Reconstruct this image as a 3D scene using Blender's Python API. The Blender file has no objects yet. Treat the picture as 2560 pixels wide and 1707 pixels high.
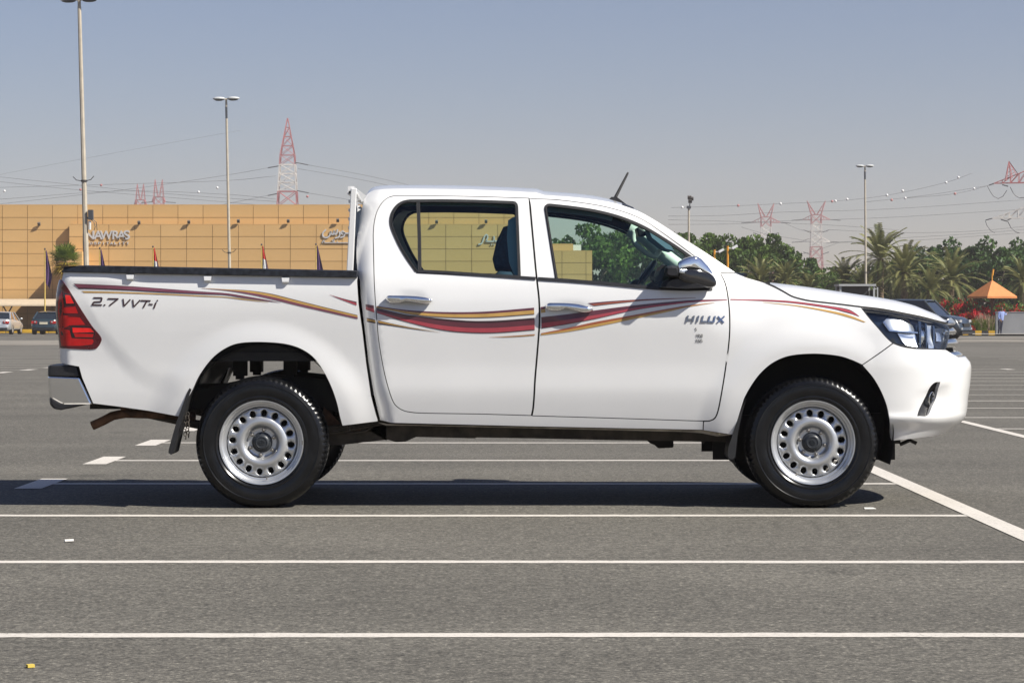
import bpy, bmesh, math, random
import numpy as np
from mathutils import Vector, Matrix
from mathutils.geometry import delaunay_2d_cdt

scene = bpy.context.scene
COL = scene.collection
R = math.radians
random.seed(7)
RNG = np.random.default_rng(11)

# ------------------------------------------------------------------ camera
F_PX, CAM_H, HZ = 6280.0, 1.10, 778.0        # focal length / horizon row in photo pixels (2560 wide)
cam_data = bpy.data.cameras.new('camera')
cam_data.sensor_width = 36.0
cam_data.lens = F_PX / 2560.0 * 36.0
cam_data.shift_y = -(853.5 - HZ) / 2560.0
cam_data.clip_start = 0.1
cam_data.clip_end = 9000.0
cam = bpy.data.objects.new('camera', cam_data)
cam.location = (0, 0, CAM_H)
cam.rotation_euler = (R(90), 0, 0)
COL.objects.link(cam)
scene.camera = cam

# ------------------------------------------------------------------ sky, sun, exposure
SUN_DIR = Vector((0.92, -0.42, 1.0)).normalized()
SUN_EL = math.asin(SUN_DIR.z)
SUN_ROT = math.atan2(SUN_DIR.x, SUN_DIR.y)
world = bpy.data.worlds.new('World')
scene.world = world
world.use_nodes = True
wn, wl = world.node_tree.nodes, world.node_tree.links
wn.clear()
sky = wn.new('ShaderNodeTexSky')
sky.sky_type = 'NISHITA'
sky.sun_disc = False
sky.sun_elevation = SUN_EL
sky.sun_rotation = SUN_ROT
sky.altitude = 0
sky.air_density = 1.0
sky.dust_density = 0.2
sky.ozone_density = 3.0
bg = wn.new('ShaderNodeBackground')
bg.inputs['Strength'].default_value = 0.052
wo = wn.new('ShaderNodeOutputWorld')
tint = wn.new('ShaderNodeMix'); tint.data_type = 'RGBA'; tint.blend_type = 'MULTIPLY'
tint.inputs[0].default_value = 1.0
tint.inputs[7].default_value = (0.98, 0.89, 1.0, 1)      # overall white balance of the photograph
wl.new(sky.outputs[0], tint.inputs[6])
wl.new(tint.outputs[2], bg.inputs[0])
wl.new(bg.outputs[0], wo.inputs[0])

sun_data = bpy.data.lights.new('sun', 'SUN')
sun_data.energy = 4.9
sun_data.angle = R(0.5)
sun_data.color = (1.0, 0.955, 0.87)
sun = bpy.data.objects.new('sun', sun_data)
sun.rotation_euler = SUN_DIR.to_track_quat('Z', 'Y').to_euler()
sun.location = (30, -20, 60)
COL.objects.link(sun)

vs = scene.view_settings
vs.view_transform = 'Standard'
vs.look = 'None'
vs.gamma = 1.0
vs.exposure = 0.66
vs.use_curve_mapping = False
scene.cycles.max_bounces = 10
scene.cycles.transparent_max_bounces = 24
scene.cycles.glossy_bounces = 5
scene.cycles.caustics_reflective = False
scene.cycles.caustics_refractive = False

# ------------------------------------------------------------------ materials
MATS = {}
def principled(name):
    m = bpy.data.materials.new(name); m.use_nodes = True
    nt = m.node_tree
    return m, nt, nt.nodes['Principled BSDF']
def mat(name, col, rough=0.5, metal=0.0, coat=0.0, var=0.06, scale=6.0, bump=0.0, bscale=80.0, spec=0.5, detail=4.0, col2=None):
    """procedural principled material: base colour broken up by noise, optional fine bump"""
    if name in MATS: return MATS[name]
    m, nt, b = principled(name)
    N, L = nt.nodes, nt.links
    tc = N.new('ShaderNodeTexCoord')
    nz = N.new('ShaderNodeTexNoise'); nz.inputs['Scale'].default_value = scale; nz.inputs['Detail'].default_value = detail
    L.new(tc.outputs['Object'], nz.inputs['Vector'])
    mx = N.new('ShaderNodeMix'); mx.data_type = 'RGBA'
    c = np.array(col, float)
    lo = c * (1 - var) if col2 is None else c
    hi = np.minimum(c * (1 + var), 1.0) if col2 is None else np.array(col2, float)
    mx.inputs[6].default_value = (*lo, 1); mx.inputs[7].default_value = (*hi, 1)
    mr = N.new('ShaderNodeMapRange'); mr.inputs[1].default_value = 0.35; mr.inputs[2].default_value = 0.65
    L.new(nz.outputs['Fac'], mr.inputs[0]); L.new(mr.outputs[0], mx.inputs[0])
    L.new(mx.outputs[2], b.inputs['Base Color'])
    b.inputs['Roughness'].default_value = rough
    b.inputs['Metallic'].default_value = metal
    b.inputs['Specular IOR Level'].default_value = spec
    if coat:
        b.inputs['Coat Weight'].default_value = coat; b.inputs['Coat Roughness'].default_value = 0.03
    if bump:
        n2 = N.new('ShaderNodeTexNoise'); n2.inputs['Scale'].default_value = bscale; n2.inputs['Detail'].default_value = 3
        L.new(tc.outputs['Object'], n2.inputs['Vector'])
        bp = N.new('ShaderNodeBump'); bp.inputs['Strength'].default_value = bump; bp.inputs['Distance'].default_value = 0.01
        L.new(n2.outputs['Fac'], bp.inputs['Height']); L.new(bp.outputs[0], b.inputs['Normal'])
    MATS[name] = m
    return m
def glass(name, tint, refl=1.0, rough=0.0, ior=1.5):
    m = bpy.data.materials.new(name); m.use_nodes = True
    N, L = m.node_tree.nodes, m.node_tree.links
    N.clear()
    tr = N.new('ShaderNodeBsdfTransparent'); tr.inputs[0].default_value = (*tint, 1)
    gl = N.new('ShaderNodeBsdfGlossy'); gl.inputs['Roughness'].default_value = rough
    gl.inputs[0].default_value = (refl, refl, refl, 1)
    fr = N.new('ShaderNodeFresnel'); ge = N.new('ShaderNodeNewGeometry')
    mr = N.new('ShaderNodeMapRange'); mr.inputs[3].default_value = ior; mr.inputs[4].default_value = 1.0 / ior      # same reflectance from both sides of a thin pane
    L = m.node_tree.links; L.new(ge.outputs['Backfacing'], mr.inputs[0]); L.new(mr.outputs[0], fr.inputs[0])
    mx = N.new('ShaderNodeMixShader'); o = N.new('ShaderNodeOutputMaterial')
    L.new(fr.outputs[0], mx.inputs[0]); L.new(tr.outputs[0], mx.inputs[1]); L.new(gl.outputs[0], mx.inputs[2])
    L.new(mx.outputs[0], o.inputs[0])
    MATS[name] = m
    return m

def leaf_mat(name, c1, c2, scale=0.6, trans=0.25):
    m, nt, b = principled(name)
    N, L = nt.nodes, nt.links
    tc = N.new('ShaderNodeTexCoord'); oi = N.new('ShaderNodeObjectInfo')
    ad = N.new('ShaderNodeVectorMath'); ad.operation = 'ADD'
    L.new(tc.outputs['Object'], ad.inputs[0]); L.new(oi.outputs['Location'], ad.inputs[1])
    nz = N.new('ShaderNodeTexNoise'); nz.inputs['Scale'].default_value = scale; nz.inputs['Detail'].default_value = 6
    L.new(ad.outputs[0], nz.inputs['Vector'])
    rp = N.new('ShaderNodeValToRGB')
    rp.color_ramp.elements[0].position = 0.35; rp.color_ramp.elements[0].color = (*c1, 1)
    rp.color_ramp.elements[1].position = 0.68; rp.color_ramp.elements[1].color = (*c2, 1)
    L.new(nz.outputs['Fac'], rp.inputs[0])
    L.new(rp.outputs[0], b.inputs['Base Color'])
    b.inputs['Roughness'].default_value = 0.55
    b.inputs['Specular IOR Level'].default_value = 0.3
    tl = N.new('ShaderNodeBsdfTranslucent'); L.new(rp.outputs[0], tl.inputs[0])
    mx = N.new('ShaderNodeMixShader'); mx.inputs[0].default_value = trans
    L.new(b.outputs[0], mx.inputs[1]); L.new(tl.outputs[0], mx.inputs[2])
    L.new(mx.outputs[0], N['Material Output'].inputs[0])
    MATS[name] = m
    return m

# asphalt: aggregate speckle, patchy wear, faint stains
def asphalt():
    m, nt, b = principled('asphalt')
    N, L = nt.nodes, nt.links
    geo = N.new('ShaderNodeNewGeometry')
    def noise(s, d=3, r=0.6):
        n = N.new('ShaderNodeTexNoise'); n.inputs['Scale'].default_value = s; n.inputs['Detail'].default_value = d; n.inputs['Roughness'].default_value = r
        L.new(geo.outputs['Position'], n.inputs['Vector']); return n
    n1 = noise(52, 4, 0.8)
    r1 = N.new('ShaderNodeValToRGB')
    e = r1.color_ramp.elements
    e[0].position = 0.33; e[0].color = (0.040, 0.037, 0.032, 1)
    e[1].position = 0.74; e[1].color = (0.46, 0.42, 0.34, 1)
    k = e.new(0.50); k.color = (0.102, 0.095, 0.080, 1)
    k = e.new(0.60); k.color = (0.170, 0.157, 0.132, 1)
    L.new(n1.outputs['Fac'], r1.inputs[0])
    v = N.new('ShaderNodeTexVoronoi'); v.inputs['Scale'].default_value = 34; v.feature = 'F1'
    L.new(geo.outputs['Position'], v.inputs['Vector'])
    vr = N.new('ShaderNodeMapRange'); vr.inputs[1].default_value = 0.10; vr.inputs[2].default_value = 0.06; vr.inputs[3].default_value = 0; vr.inputs[4].default_value = 0.75
    L.new(v.outputs['Distance'], vr.inputs[0])
    vm = N.new('ShaderNodeMath'); vm.operation = 'MULTIPLY'
    vg = N.new('ShaderNodeSeparateColor'); L.new(v.outputs['Color'], vg.inputs[0])
    vt = N.new('ShaderNodeMath'); vt.operation = 'GREATER_THAN'; vt.inputs[1].default_value = 0.72
    L.new(vg.outputs[0], vt.inputs[0]); L.new(vt.outputs[0], vm.inputs[0]); L.new(vr.outputs[0], vm.inputs[1])
    mx1 = N.new('ShaderNodeMix'); mx1.data_type = 'RGBA'; mx1.inputs[7].default_value = (0.42, 0.38, 0.31, 1)
    L.new(vm.outputs[0], mx1.inputs[0]); L.new(r1.outputs[0], mx1.inputs[6])
    nc = noise(15, 3, 0.7)
    n2 = noise(0.55, 5, 0.6)
    mr = N.new('ShaderNodeMapRange'); mr.inputs[1].default_value = 0.3; mr.inputs[2].default_value = 0.7; mr.inputs[3].default_value = 0.84; mr.inputs[4].default_value = 1.14
    L.new(n2.outputs['Fac'], mr.inputs[0])
    mp = N.new('ShaderNodeMapping'); mp.inputs['Scale'].default_value = (0.05, 0.9, 1)
    L.new(geo.outputs['Position'], mp.inputs[0])
    n3 = N.new('ShaderNodeTexNoise'); n3.inputs['Scale'].default_value = 1.0; n3.inputs['Detail'].default_value = 4
    L.new(mp.outputs[0], n3.inputs['Vector'])
    mr3 = N.new('ShaderNodeMapRange'); mr3.inputs[1].default_value = 0.35; mr3.inputs[2].default_value = 0.7; mr3.inputs[3].default_value = 0.93; mr3.inputs[4].default_value = 1.09
    L.new(n3.outputs['Fac'], mr3.inputs[0])
    mm = N.new('ShaderNodeMath'); mm.operation = 'MULTIPLY'
    L.new(mr.outputs[0], mm.inputs[0]); L.new(mr3.outputs[0], mm.inputs[1])
    mrc = N.new('ShaderNodeMapRange'); mrc.inputs[1].default_value = 0.32; mrc.inputs[2].default_value = 0.68; mrc.inputs[3].default_value = 0.70; mrc.inputs[4].default_value = 1.32
    L.new(nc.outputs['Fac'], mrc.inputs[0])
    mmc = N.new('ShaderNodeMath'); mmc.operation = 'MULTIPLY'; L.new(mm.outputs[0], mmc.inputs[0]); L.new(mrc.outputs[0], mmc.inputs[1]); mm = mmc
    # round dark oil drips
    v2 = N.new('ShaderNodeTexVoronoi'); v2.inputs['Scale'].default_value = 0.55; L.new(geo.outputs['Position'], v2.inputs['Vector'])
    dr = N.new('ShaderNodeMapRange'); dr.inputs[1].default_value = 0.03; dr.inputs[2].default_value = 0.10; dr.inputs[3].default_value = 0.72; dr.inputs[4].default_value = 1.0
    L.new(v2.outputs['Distance'], dr.inputs[0])
    mm2 = N.new('ShaderNodeMath'); mm2.operation = 'MULTIPLY'; L.new(mm.outputs[0], mm2.inputs[0]); L.new(dr.outputs[0], mm2.inputs[1])
    vmul = N.new('ShaderNodeVectorMath'); vmul.operation = 'SCALE'
    L.new(mx1.outputs[2], vmul.inputs[0]); L.new(mm2.outputs[0], vmul.inputs['Scale'])
    L.new(vmul.outputs[0], b.inputs['Base Color'])
    b.inputs['Roughness'].default_value = 0.85
    b.inputs['Specular IOR Level'].default_value = 0.35
    bp = N.new('ShaderNodeBump'); bp.inputs['Strength'].default_value = 0.55; bp.inputs['Distance'].default_value = 0.006
    L.new(n1.outputs['Fac'], bp.inputs['Height']); L.new(bp.outputs[0], b.inputs['Normal'])
    MATS['asphalt'] = m
    return m
def road_paint():
    m, nt, b = principled('road_paint')
    N, L = nt.nodes, nt.links
    geo = N.new('ShaderNodeNewGeometry')
    n1 = N.new('ShaderNodeTexNoise'); n1.inputs['Scale'].default_value = 45; n1.inputs['Detail'].default_value = 5; n1.inputs['Roughness'].default_value = 0.75
    L.new(geo.outputs['Position'], n1.inputs['Vector'])
    n2 = N.new('ShaderNodeTexNoise'); n2.inputs['Scale'].default_value = 1.5; n2.inputs['Detail'].default_value = 3
    L.new(geo.outputs['Position'], n2.inputs['Vector'])
    a = N.new('ShaderNodeMath'); a.operation = 'MULTIPLY_ADD'; a.inputs[1].default_value = 0.25
    L.new(n2.outputs['Fac'], a.inputs[0]); L.new(n1.outputs['Fac'], a.inputs[2])
    r = N.new('ShaderNodeValToRGB'); e = r.color_ramp.elements
    e[0].position = 0.43; e[0].color = (0.16, 0.15, 0.135, 1)
    e[1].position = 0.74; e[1].color = (0.62, 0.575, 0.515, 1)
    k = e.new(0.51); k.color = (0.50, 0.465, 0.415, 1)
    L.new(a.outputs[0], r.inputs[0]); L.new(r.outputs[0], b.inputs['Base Color'])
    b.inputs['Roughness'].default_value = 0.7
    MATS['road_paint'] = m
    return m
asphalt(); road_paint()
M = MATS
mat('paint_white', (0.775, 0.772, 0.762), 0.32, coat=0.9, var=0.012, scale=3)
mat('paint_inner', (0.55, 0.55, 0.55), 0.5)
mat('black_plastic', (0.018, 0.018, 0.020), 0.42, var=0.2, scale=30)
mat('badge_sky_chrome', (0.34, 0.40, 0.52), 0.22, metal=1.0, var=0.03)  # blue of the reflected sky is mixed into the metal colour
mat('rail_black', (0.016, 0.018, 0.024), 0.38, var=0.55, scale=42, bump=0.12, bscale=70)
mat('black_rubber', (0.014, 0.014, 0.015), 0.55, var=0.2, scale=20)
mat('gap_black', (0.012, 0.012, 0.012), 0.8)
mat('under_black', (0.012, 0.0115, 0.011), 0.75, var=0.4, scale=9)
mat('frame_steel', (0.05, 0.042, 0.034), 0.7, var=0.5, scale=11, bump=0.3, bscale=40)
mat('chrome', (0.86, 0.87, 0.88), 0.055, metal=1.0, var=0.02)
mat('gloss_black', (0.012, 0.012, 0.014), 0.10, coat=0.6, var=0.1)
mat('dark_chrome', (0.16, 0.16, 0.165), 0.12, metal=0.9, var=0.05)
mat('reflector', (0.92, 0.93, 0.95), 0.27, metal=1.0, var=0.02)
mat('steel_wheel', (0.60, 0.61, 0.62), 0.34, metal=0.75, var=0.05, scale=8)
mat('hub_plastic', (0.028, 0.032, 0.038), 0.4, var=0.2, scale=30)
mat('nut_metal', (0.35, 0.33, 0.30), 0.35, metal=0.9, var=0.25, scale=60)
mat('rust', (0.11, 0.055, 0.030), 0.8, var=0.45, scale=14, bump=0.5, bscale=50)
mat('trim_grey', (0.10, 0.095, 0.09), 0.3, metal=0.6, var=0.1)
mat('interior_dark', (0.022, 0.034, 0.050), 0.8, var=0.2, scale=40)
mat('interior_grey', (0.74, 0.78, 0.72), 0.6, var=0.05)
mat('headliner', (0.20, 0.31, 0.42), 0.9, var=0.05)  # blue of sky reflected in the windows is put into this colour
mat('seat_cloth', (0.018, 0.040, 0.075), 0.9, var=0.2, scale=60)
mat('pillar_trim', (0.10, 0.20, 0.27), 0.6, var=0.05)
mat('decal_maroon', (0.115, 0.028, 0.042), 0.35, coat=0.6, var=0.08, scale=12)
mat('decal_dark', (0.038, 0.014, 0.020), 0.35, coat=0.6)
mat('decal_red', (0.40, 0.055, 0.075), 0.35, coat=0.6, var=0.08, scale=12)
mat('decal_gold', (0.52, 0.31, 0.085), 0.35, coat=0.6, var=0.08, scale=12)
mat('decal_rust', (0.36, 0.10, 0.045), 0.35, coat=0.6, var=0.08, scale=12)
mat('decal_purple', (0.19, 0.055, 0.085), 0.35, coat=0.6, var=0.08, scale=12)
mat('sticker', (0.815, 0.815, 0.81), 0.4, var=0.01)
mat('lamp_red', (0.46, 0.003, 0.006), 0.12, coat=1.0, var=0.10, scale=30)
mat('lamp_red_bright', (0.85, 0.015, 0.015), 0.10, coat=1.0, var=0.08, scale=40)
mat('lamp_red_dark', (0.085, 0.003, 0.010), 0.12, coat=1.0, var=0.15, scale=30)
mat('lamp_black', (0.014, 0.012, 0.018), 0.10, coat=1.0)
mat('lamp_blue', (0.022, 0.035, 0.065), 0.10, coat=1.0, var=0.2)
mat('window_glass', (0, 0, 0)) if False else None
glass('cab_glass', (0.82, 0.95, 0.89), 1.0)
glass('lens_glass', (0.90, 0.93, 0.95), 1.0)
glass('signal_glass', (0.80, 0.82, 0.84), 1.0)

# ------------------------------------------------------------------ mesh helpers
def tag(o, label=None, cat=None, group=None, kind=None):
    if label: o['label'] = label
    if cat: o['category'] = cat
    if group: o['group'] = group
    if kind: o['kind'] = kind
    return o
def empty(name, loc=(0, 0, 0), rz=0.0, label=None, cat=None, group=None):
    o = bpy.data.objects.new(name, None); o.empty_display_size = 0.2
    o.location = loc; o.rotation_euler = (0, 0, rz); COL.objects.link(o)
    return tag(o, label, cat, group)
def mk(name, verts, faces, mats, parent=None, smooth=False, off=None, loc=None, midx=None):
    me = bpy.data.meshes.new(name)
    v = np.asarray(verts, dtype=float).reshape(-1, 3)
    if off is not None: v = v - np.asarray(off, float)
    me.from_pydata(v.tolist(), [], [list(map(int, f)) for f in faces])
    for m in (mats if isinstance(mats, (list, tuple)) else [mats]):
        me.materials.append(M[m] if isinstance(m, str) else m)
    if midx is not None: me.polygons.foreach_set('material_index', list(midx))
    if smooth: me.polygons.foreach_set('use_smooth', [True] * len(me.polygons))
    me.update()
    o = bpy.data.objects.new(name, me)
    if loc is not None: o.location = loc
    COL.objects.link(o)
    if parent is not None: o.parent = parent
    return o
class MB:
    """collects simple solids into one mesh"""
    def __init__(s): s.v = []; s.f = []; s.m = []
    def add(s, v, f, mi=0):
        b = len(s.v); s.v += [tuple(map(float, p)) for p in v]; s.f += [[i + b for i in q] for q in f]; s.m += [mi] * len(f); return s
    def box(s, c, d, mi=0, rot=None):
        x, y, z = [k / 2 for k in d]
        v = [(-x, -y, -z), (x, -y, -z), (x, y, -z), (-x, y, -z), (-x, -y, z), (x, -y, z), (x, y, z), (-x, y, z)]
        if rot is not None: v = [tuple(rot @ Vector(p)) for p in v]
        v = [(p[0] + c[0], p[1] + c[1], p[2] + c[2]) for p in v]
        return s.add(v, [(0, 3, 2, 1), (4, 5, 6, 7), (0, 1, 5, 4), (1, 2, 6, 5), (2, 3, 7, 6), (3, 0, 4, 7)], mi)
    def bar(s, a, b, r, n=6, mi=0, r2=None, cap=True):
        a, b = Vector(a), Vector(b); d = (b - a).normalized()
        up = Vector((0, 0, 1)) if abs(d.z) < 0.95 else Vector((1, 0, 0))
        e1 = d.cross(up).normalized(); e2 = d.cross(e1)
        r2 = r if r2 is None else r2
        v = []
        for p, rr in ((a, r), (b, r2)):
            for i in range(n):
                t = 2 * math.pi * (i + 0.5) / n
                v.append(p + e1 * math.cos(t) * rr + e2 * math.sin(t) * rr)
        f = [(i, i + n, (i + 1) % n + n, (i + 1) % n) for i in range(n)]
        if cap: f += [tuple(range(n)), tuple(range(2 * n - 1, n - 1, -1))]
        return s.add(v, f, mi)
    def tube(s, pts, r, n=8, mi=0, closed=False):
        pts = [Vector(p) for p in pts]; k = len(pts); v = []; f = []
        rs = r if isinstance(r, (list, tuple)) else [r] * k
        prev = None
        for i, p in enumerate(pts):
            if closed: d = (pts[(i + 1) % k] - pts[i - 1]).normalized()
            else: d = (pts[min(i + 1, k - 1)] - pts[max(i - 1, 0)]).normalized()
            if prev is None:
                up = Vector((0, 0, 1)) if abs(d.z) < 0.9 else Vector((1, 0, 0))
                e1 = d.cross(up).normalized()
            else:
                e1 = (prev - d * prev.dot(d)).normalized()
            prev = e1; e2 = d.cross(e1)
            for j in range(n):
                t = 2 * math.pi * j / n
                v.append(p + (e1 * math.cos(t) + e2 * math.sin(t)) * rs[i])
        for i in range(k if closed else k - 1):
            a, b = i * n, ((i + 1) % k) * n
            for j in range(n): f.append((a + j, a + (j + 1) % n, b + (j + 1) % n, b + j))
        if not closed: f += [tuple(range(n - 1, -1, -1)), tuple(range((k - 1) * n, k * n))]
        return s.add(v, f, mi)
    def lathe(s, prof, c, axis='y', n=48, mi=0, close=False):
        """prof: (radius, offset along axis)"""
        v = []; f = []; k = len(prof)
        for i in range(n):
            t = 2 * math.pi * i / n; ca, sa = math.cos(t), math.sin(t)
            for r, h in prof:
                p = {'y': (r * ca, h, r * sa), 'z': (r * ca, r * sa, h), 'x': (h, r * ca, r * sa)}[axis]
                v.append((p[0] + c[0], p[1] + c[1], p[2] + c[2]))
        for i in range(n):
            a, b = i * k, ((i + 1) % n) * k
            for j in range(k if close else k - 1): f.append((a + j, a + (j + 1) % k, b + (j + 1) % k, b + j))
        return s.add(v, f, mi)
    def prism(s, poly, y0, y1, mi=0, axes='xz'):
        n = len(poly)
        def P(p, y): return (p[0], y, p[1]) if axes == 'xz' else ((p[0], p[1], y) if axes == 'xy' else (y, p[0], p[1]))
        v = [P(p, y0) for p in poly] + [P(p, y1) for p in poly]
        f = [tuple(range(n)), tuple(range(2 * n - 1, n - 1, -1))] + [(i, i + n, (i + 1) % n + n, (i + 1) % n) for i in range(n)]
        return s.add(v, f, mi)
    def ellipsoid(s, c, d, nu=14, nv=8, mi=0):
        v = [(c[0], c[1], c[2] - d[2])]; f = []
        for j in range(1, nv):
            ph = -math.pi / 2 + math.pi * j / nv
            for i in range(nu):
                t = 2 * math.pi * i / nu
                v.append((c[0] + d[0] * math.cos(ph) * math.cos(t), c[1] + d[1] * math.cos(ph) * math.sin(t), c[2] + d[2] * math.sin(ph)))
        v.append((c[0], c[1], c[2] + d[2])); e = len(v) - 1
        for i in range(nu): f.append((0, 1 + (i + 1) % nu, 1 + i))
        for j in range(nv - 2):
            a = 1 + j * nu
            for i in range(nu): f.append((a + i, a + (i + 1) % nu, a + nu + (i + 1) % nu, a + nu + i))
        a = 1 + (nv - 2) * nu
        for i in range(nu): f.append((a + i, a + (i + 1) % nu, e))
        return s.add(v, f, mi)
    def build(s, name, mats, parent=None, smooth=False, off=None, loc=None):
        o = mk(name, s.v, s.f, mats, parent, smooth, off, loc, s.m)
        bm = bmesh.new(); bm.from_mesh(o.data); bmesh.ops.recalc_face_normals(bm, faces=bm.faces); bm.to_mesh(o.data); bm.free()
        return o
def smooth_by_angle(o, deg=35):
    """smooth shading with edges above the angle kept sharp"""
    me = o.data
    me.polygons.foreach_set('use_smooth', [True] * len(me.polygons))
    bm = bmesh.new(); bm.from_mesh(me)
    for e in bm.edges:
        e.smooth = not (len(e.link_faces) == 2 and e.calc_face_angle(0) > R(deg))
    bm.to_mesh(me); bm.free()
    return o
def bevel(o, w=0.01, seg=2):
    md = o.modifiers.new('bevel', 'BEVEL'); md.width = w; md.segments = seg; md.limit_method = 'ANGLE'
    return o
def px(x, y, Z):
    """photo pixel at a known distance -> world point"""
    return ((x - 1280.0) / F_PX * Z, Z, CAM_H - (y - HZ) / F_PX * Z)
def catmull(pts, n=8):
    P = np.asarray(pts, float)
    if len(P) < 3: 
        t = np.linspace(0, 1, n + 1)[:, None]
        return P[0] * (1 - t) + P[1] * t
    Q = np.vstack([2 * P[0] - P[1], P, 2 * P[-1] - P[-2]]); out = []
    for i in range(1, len(Q) - 2):
        p0, p1, p2, p3 = Q[i - 1:i + 3]
        for k in range(n):
            t = k / n
            out.append(0.5 * ((2 * p1) + (-p0 + p2) * t + (2 * p0 - 5 * p1 + 4 * p2 - p3) * t * t + (-p0 + 3 * p1 - 3 * p2 + p3) * t ** 3))
    out.append(P[-1])
    return np.array(out)
ZM = {'F0': (0, 0, 0.91875), 'A': (0, 480, 3.675), 'B': (500, 460, 4.481), 'C': (860, 440, 4.9), 'D': (1300, 440, 4.127), 'E': (1700, 440, 2.735),
      'F': (90, 660, 3.5625), 'G': (400, 820, 3.266), 'H': (1760, 820, 3.267), 'I': (2120, 720, 3.919), 'J': (1800, 560, 3.0947), 'K': (0, 740, 7.84),
      'L': (820, 1020, 2.2615), 'M': (1600, 600, 5.225), 'N': (150, 680, 5.7366), 'O': (800, 720, 4.3556), 'P': (60, 0, 2.94),
      'Q': (1220, 480, 3.5636), 'R': (880, 640, 3.7327), 'U': (2300, 380, 6.031), 'V': (1880, 480, 6.918), 'W': (2340, 680, 8.709), 'X': (480, 200, 4.9)}
def q(k, *pts):
    ox, oy, s = ZM[k]
    return [(ox + a / s, oy + b / s) for a, b in pts]
def sp(k, *pts, n=6): return catmull(q(k, *pts), n)
def path(*segs):
    out = []
    for s in segs:
        for p in s:
            p = (float(p[0]), float(p[1]))
            if not out or math.hypot(out[-1][0] - p[0], out[-1][1] - p[1]) > 1e-4: out.append(p)
    if math.hypot(out[0][0] - out[-1][0], out[0][1] - out[-1][1]) < 1e-4: out.pop()
    return np.array(out)
def sstep(a, b, x):
    t = np.clip((np.asarray(x, float) - a) / (b - a), 0, 1); return t * t * (3 - 2 * t)
def table(zs, vs_, sig=0.02, lo=-0.3, hi=2.4):
    zs = np.asarray(zs, float); vs_ = np.asarray(vs_, float); o = np.argsort(zs)
    g = np.arange(lo, hi, 0.002); y = np.interp(g, zs[o], vs_[o])
    k = int(sig * 4 / 0.002); ker = np.exp(-0.5 * (np.arange(-k, k + 1) * 0.002 / sig) ** 2); ker /= ker.sum()
    y = np.convolve(np.pad(y, k, mode='edge'), ker, 'valid')
    return lambda z: np.interp(z, g, y)
def inside(poly, P):
    x, y = P[:, 0], P[:, 1]; c = np.zeros(len(P), bool); n = len(poly)
    for i in range(n):
        x0, y0 = poly[i]; x1, y1 = poly[(i + 1) % n]
        if y0 == y1: continue
        k = ((y0 > y) != (y1 > y)) & (x < (x1 - x0) * (y - y0) / (y1 - y0) + x0)
        c ^= k
    return c
def seg_dist(poly, P):
    d = np.full(len(P), 1e9)
    for i in range(len(poly)):
        a = poly[i]; b = poly[(i + 1) % len(poly)]; ab = b - a; L2 = (ab ** 2).sum() + 1e-12
        t = np.clip(((P - a) @ ab) / L2, 0, 1)
        d = np.minimum(d, np.hypot(*(P - a - t[:, None] * ab).T))
    return d
def resample(poly, step):
    out = []
    n = len(poly)
    for i in range(n):
        a = poly[i]; b = poly[(i + 1) % n]; k = max(1, int(math.ceil(np.hypot(*(b - a)) / step)))
        for j in range(k): out.append(a + (b - a) * j / k)
    return np.array(out)
def inset(poly, d):
    """shrink (d>0) a closed polygon"""
    P = np.asarray(poly, float); n = len(P)
    area = 0.5 * np.sum(P[:, 0] * np.roll(P[:, 1], -1) - np.roll(P[:, 0], -1) * P[:, 1])
    s = 1 if area > 0 else -1; out = []
    for i in range(n):
        a, b, c = P[i - 1], P[i], P[(i + 1) % n]
        e1 = b - a; e2 = c - b
        e1 = e1 / (np.hypot(*e1) + 1e-9); e2 = e2 / (np.hypot(*e2) + 1e-9)
        n1 = np.array([-e1[1], e1[0]]) * s; n2 = np.array([-e2[1], e2[0]]) * s
        m = n1 + n2; k = np.dot(m, m)
        m = m / max(k / 2, 0.6)
        out.append(b + m * d)
    return np.array(out)
def cdt(outline, holes=(), step=0.03):
    outline = resample(np.asarray(outline, float), step); holes = [resample(np.asarray(h, float), step) for h in holes]
    pts = [outline] + holes; edges = []; b = 0
    for p in pts:
        n = len(p); edges += [(b + i, b + (i + 1) % n) for i in range(n)]; b += n
    lo, hi = outline.min(0), outline.max(0)
    gx = np.arange(lo[0] + step / 2, hi[0], step); gy = np.arange(lo[1] + step / 2, hi[1], step * 0.87)
    G = np.array([(x + (0.5 * step if j % 2 else 0), y) for j, y in enumerate(gy) for x in gx]) if len(gx) and len(gy) else np.zeros((0, 2))
    if len(G):
        k = inside(outline, G) & (seg_dist(outline, G) > step * 0.45)
        for h in holes: k &= ~inside(h, G) & (seg_dist(h, G) > step * 0.45)
        G = G[k]
    allp = np.vstack(pts + ([G] if len(G) else []))
    vc, _, fc, *_ = delaunay_2d_cdt([Vector(p) for p in allp], edges, [], 0, 1e-7)
    V = np.array([(p.x, p.y) for p in vc]); Fc = np.array([f for f in fc if len(f) == 3], int)
    C = V[Fc].mean(1); k = inside(outline, C)
    for h in holes: k &= ~inside(h, C)
    return V, Fc[k]

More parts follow.
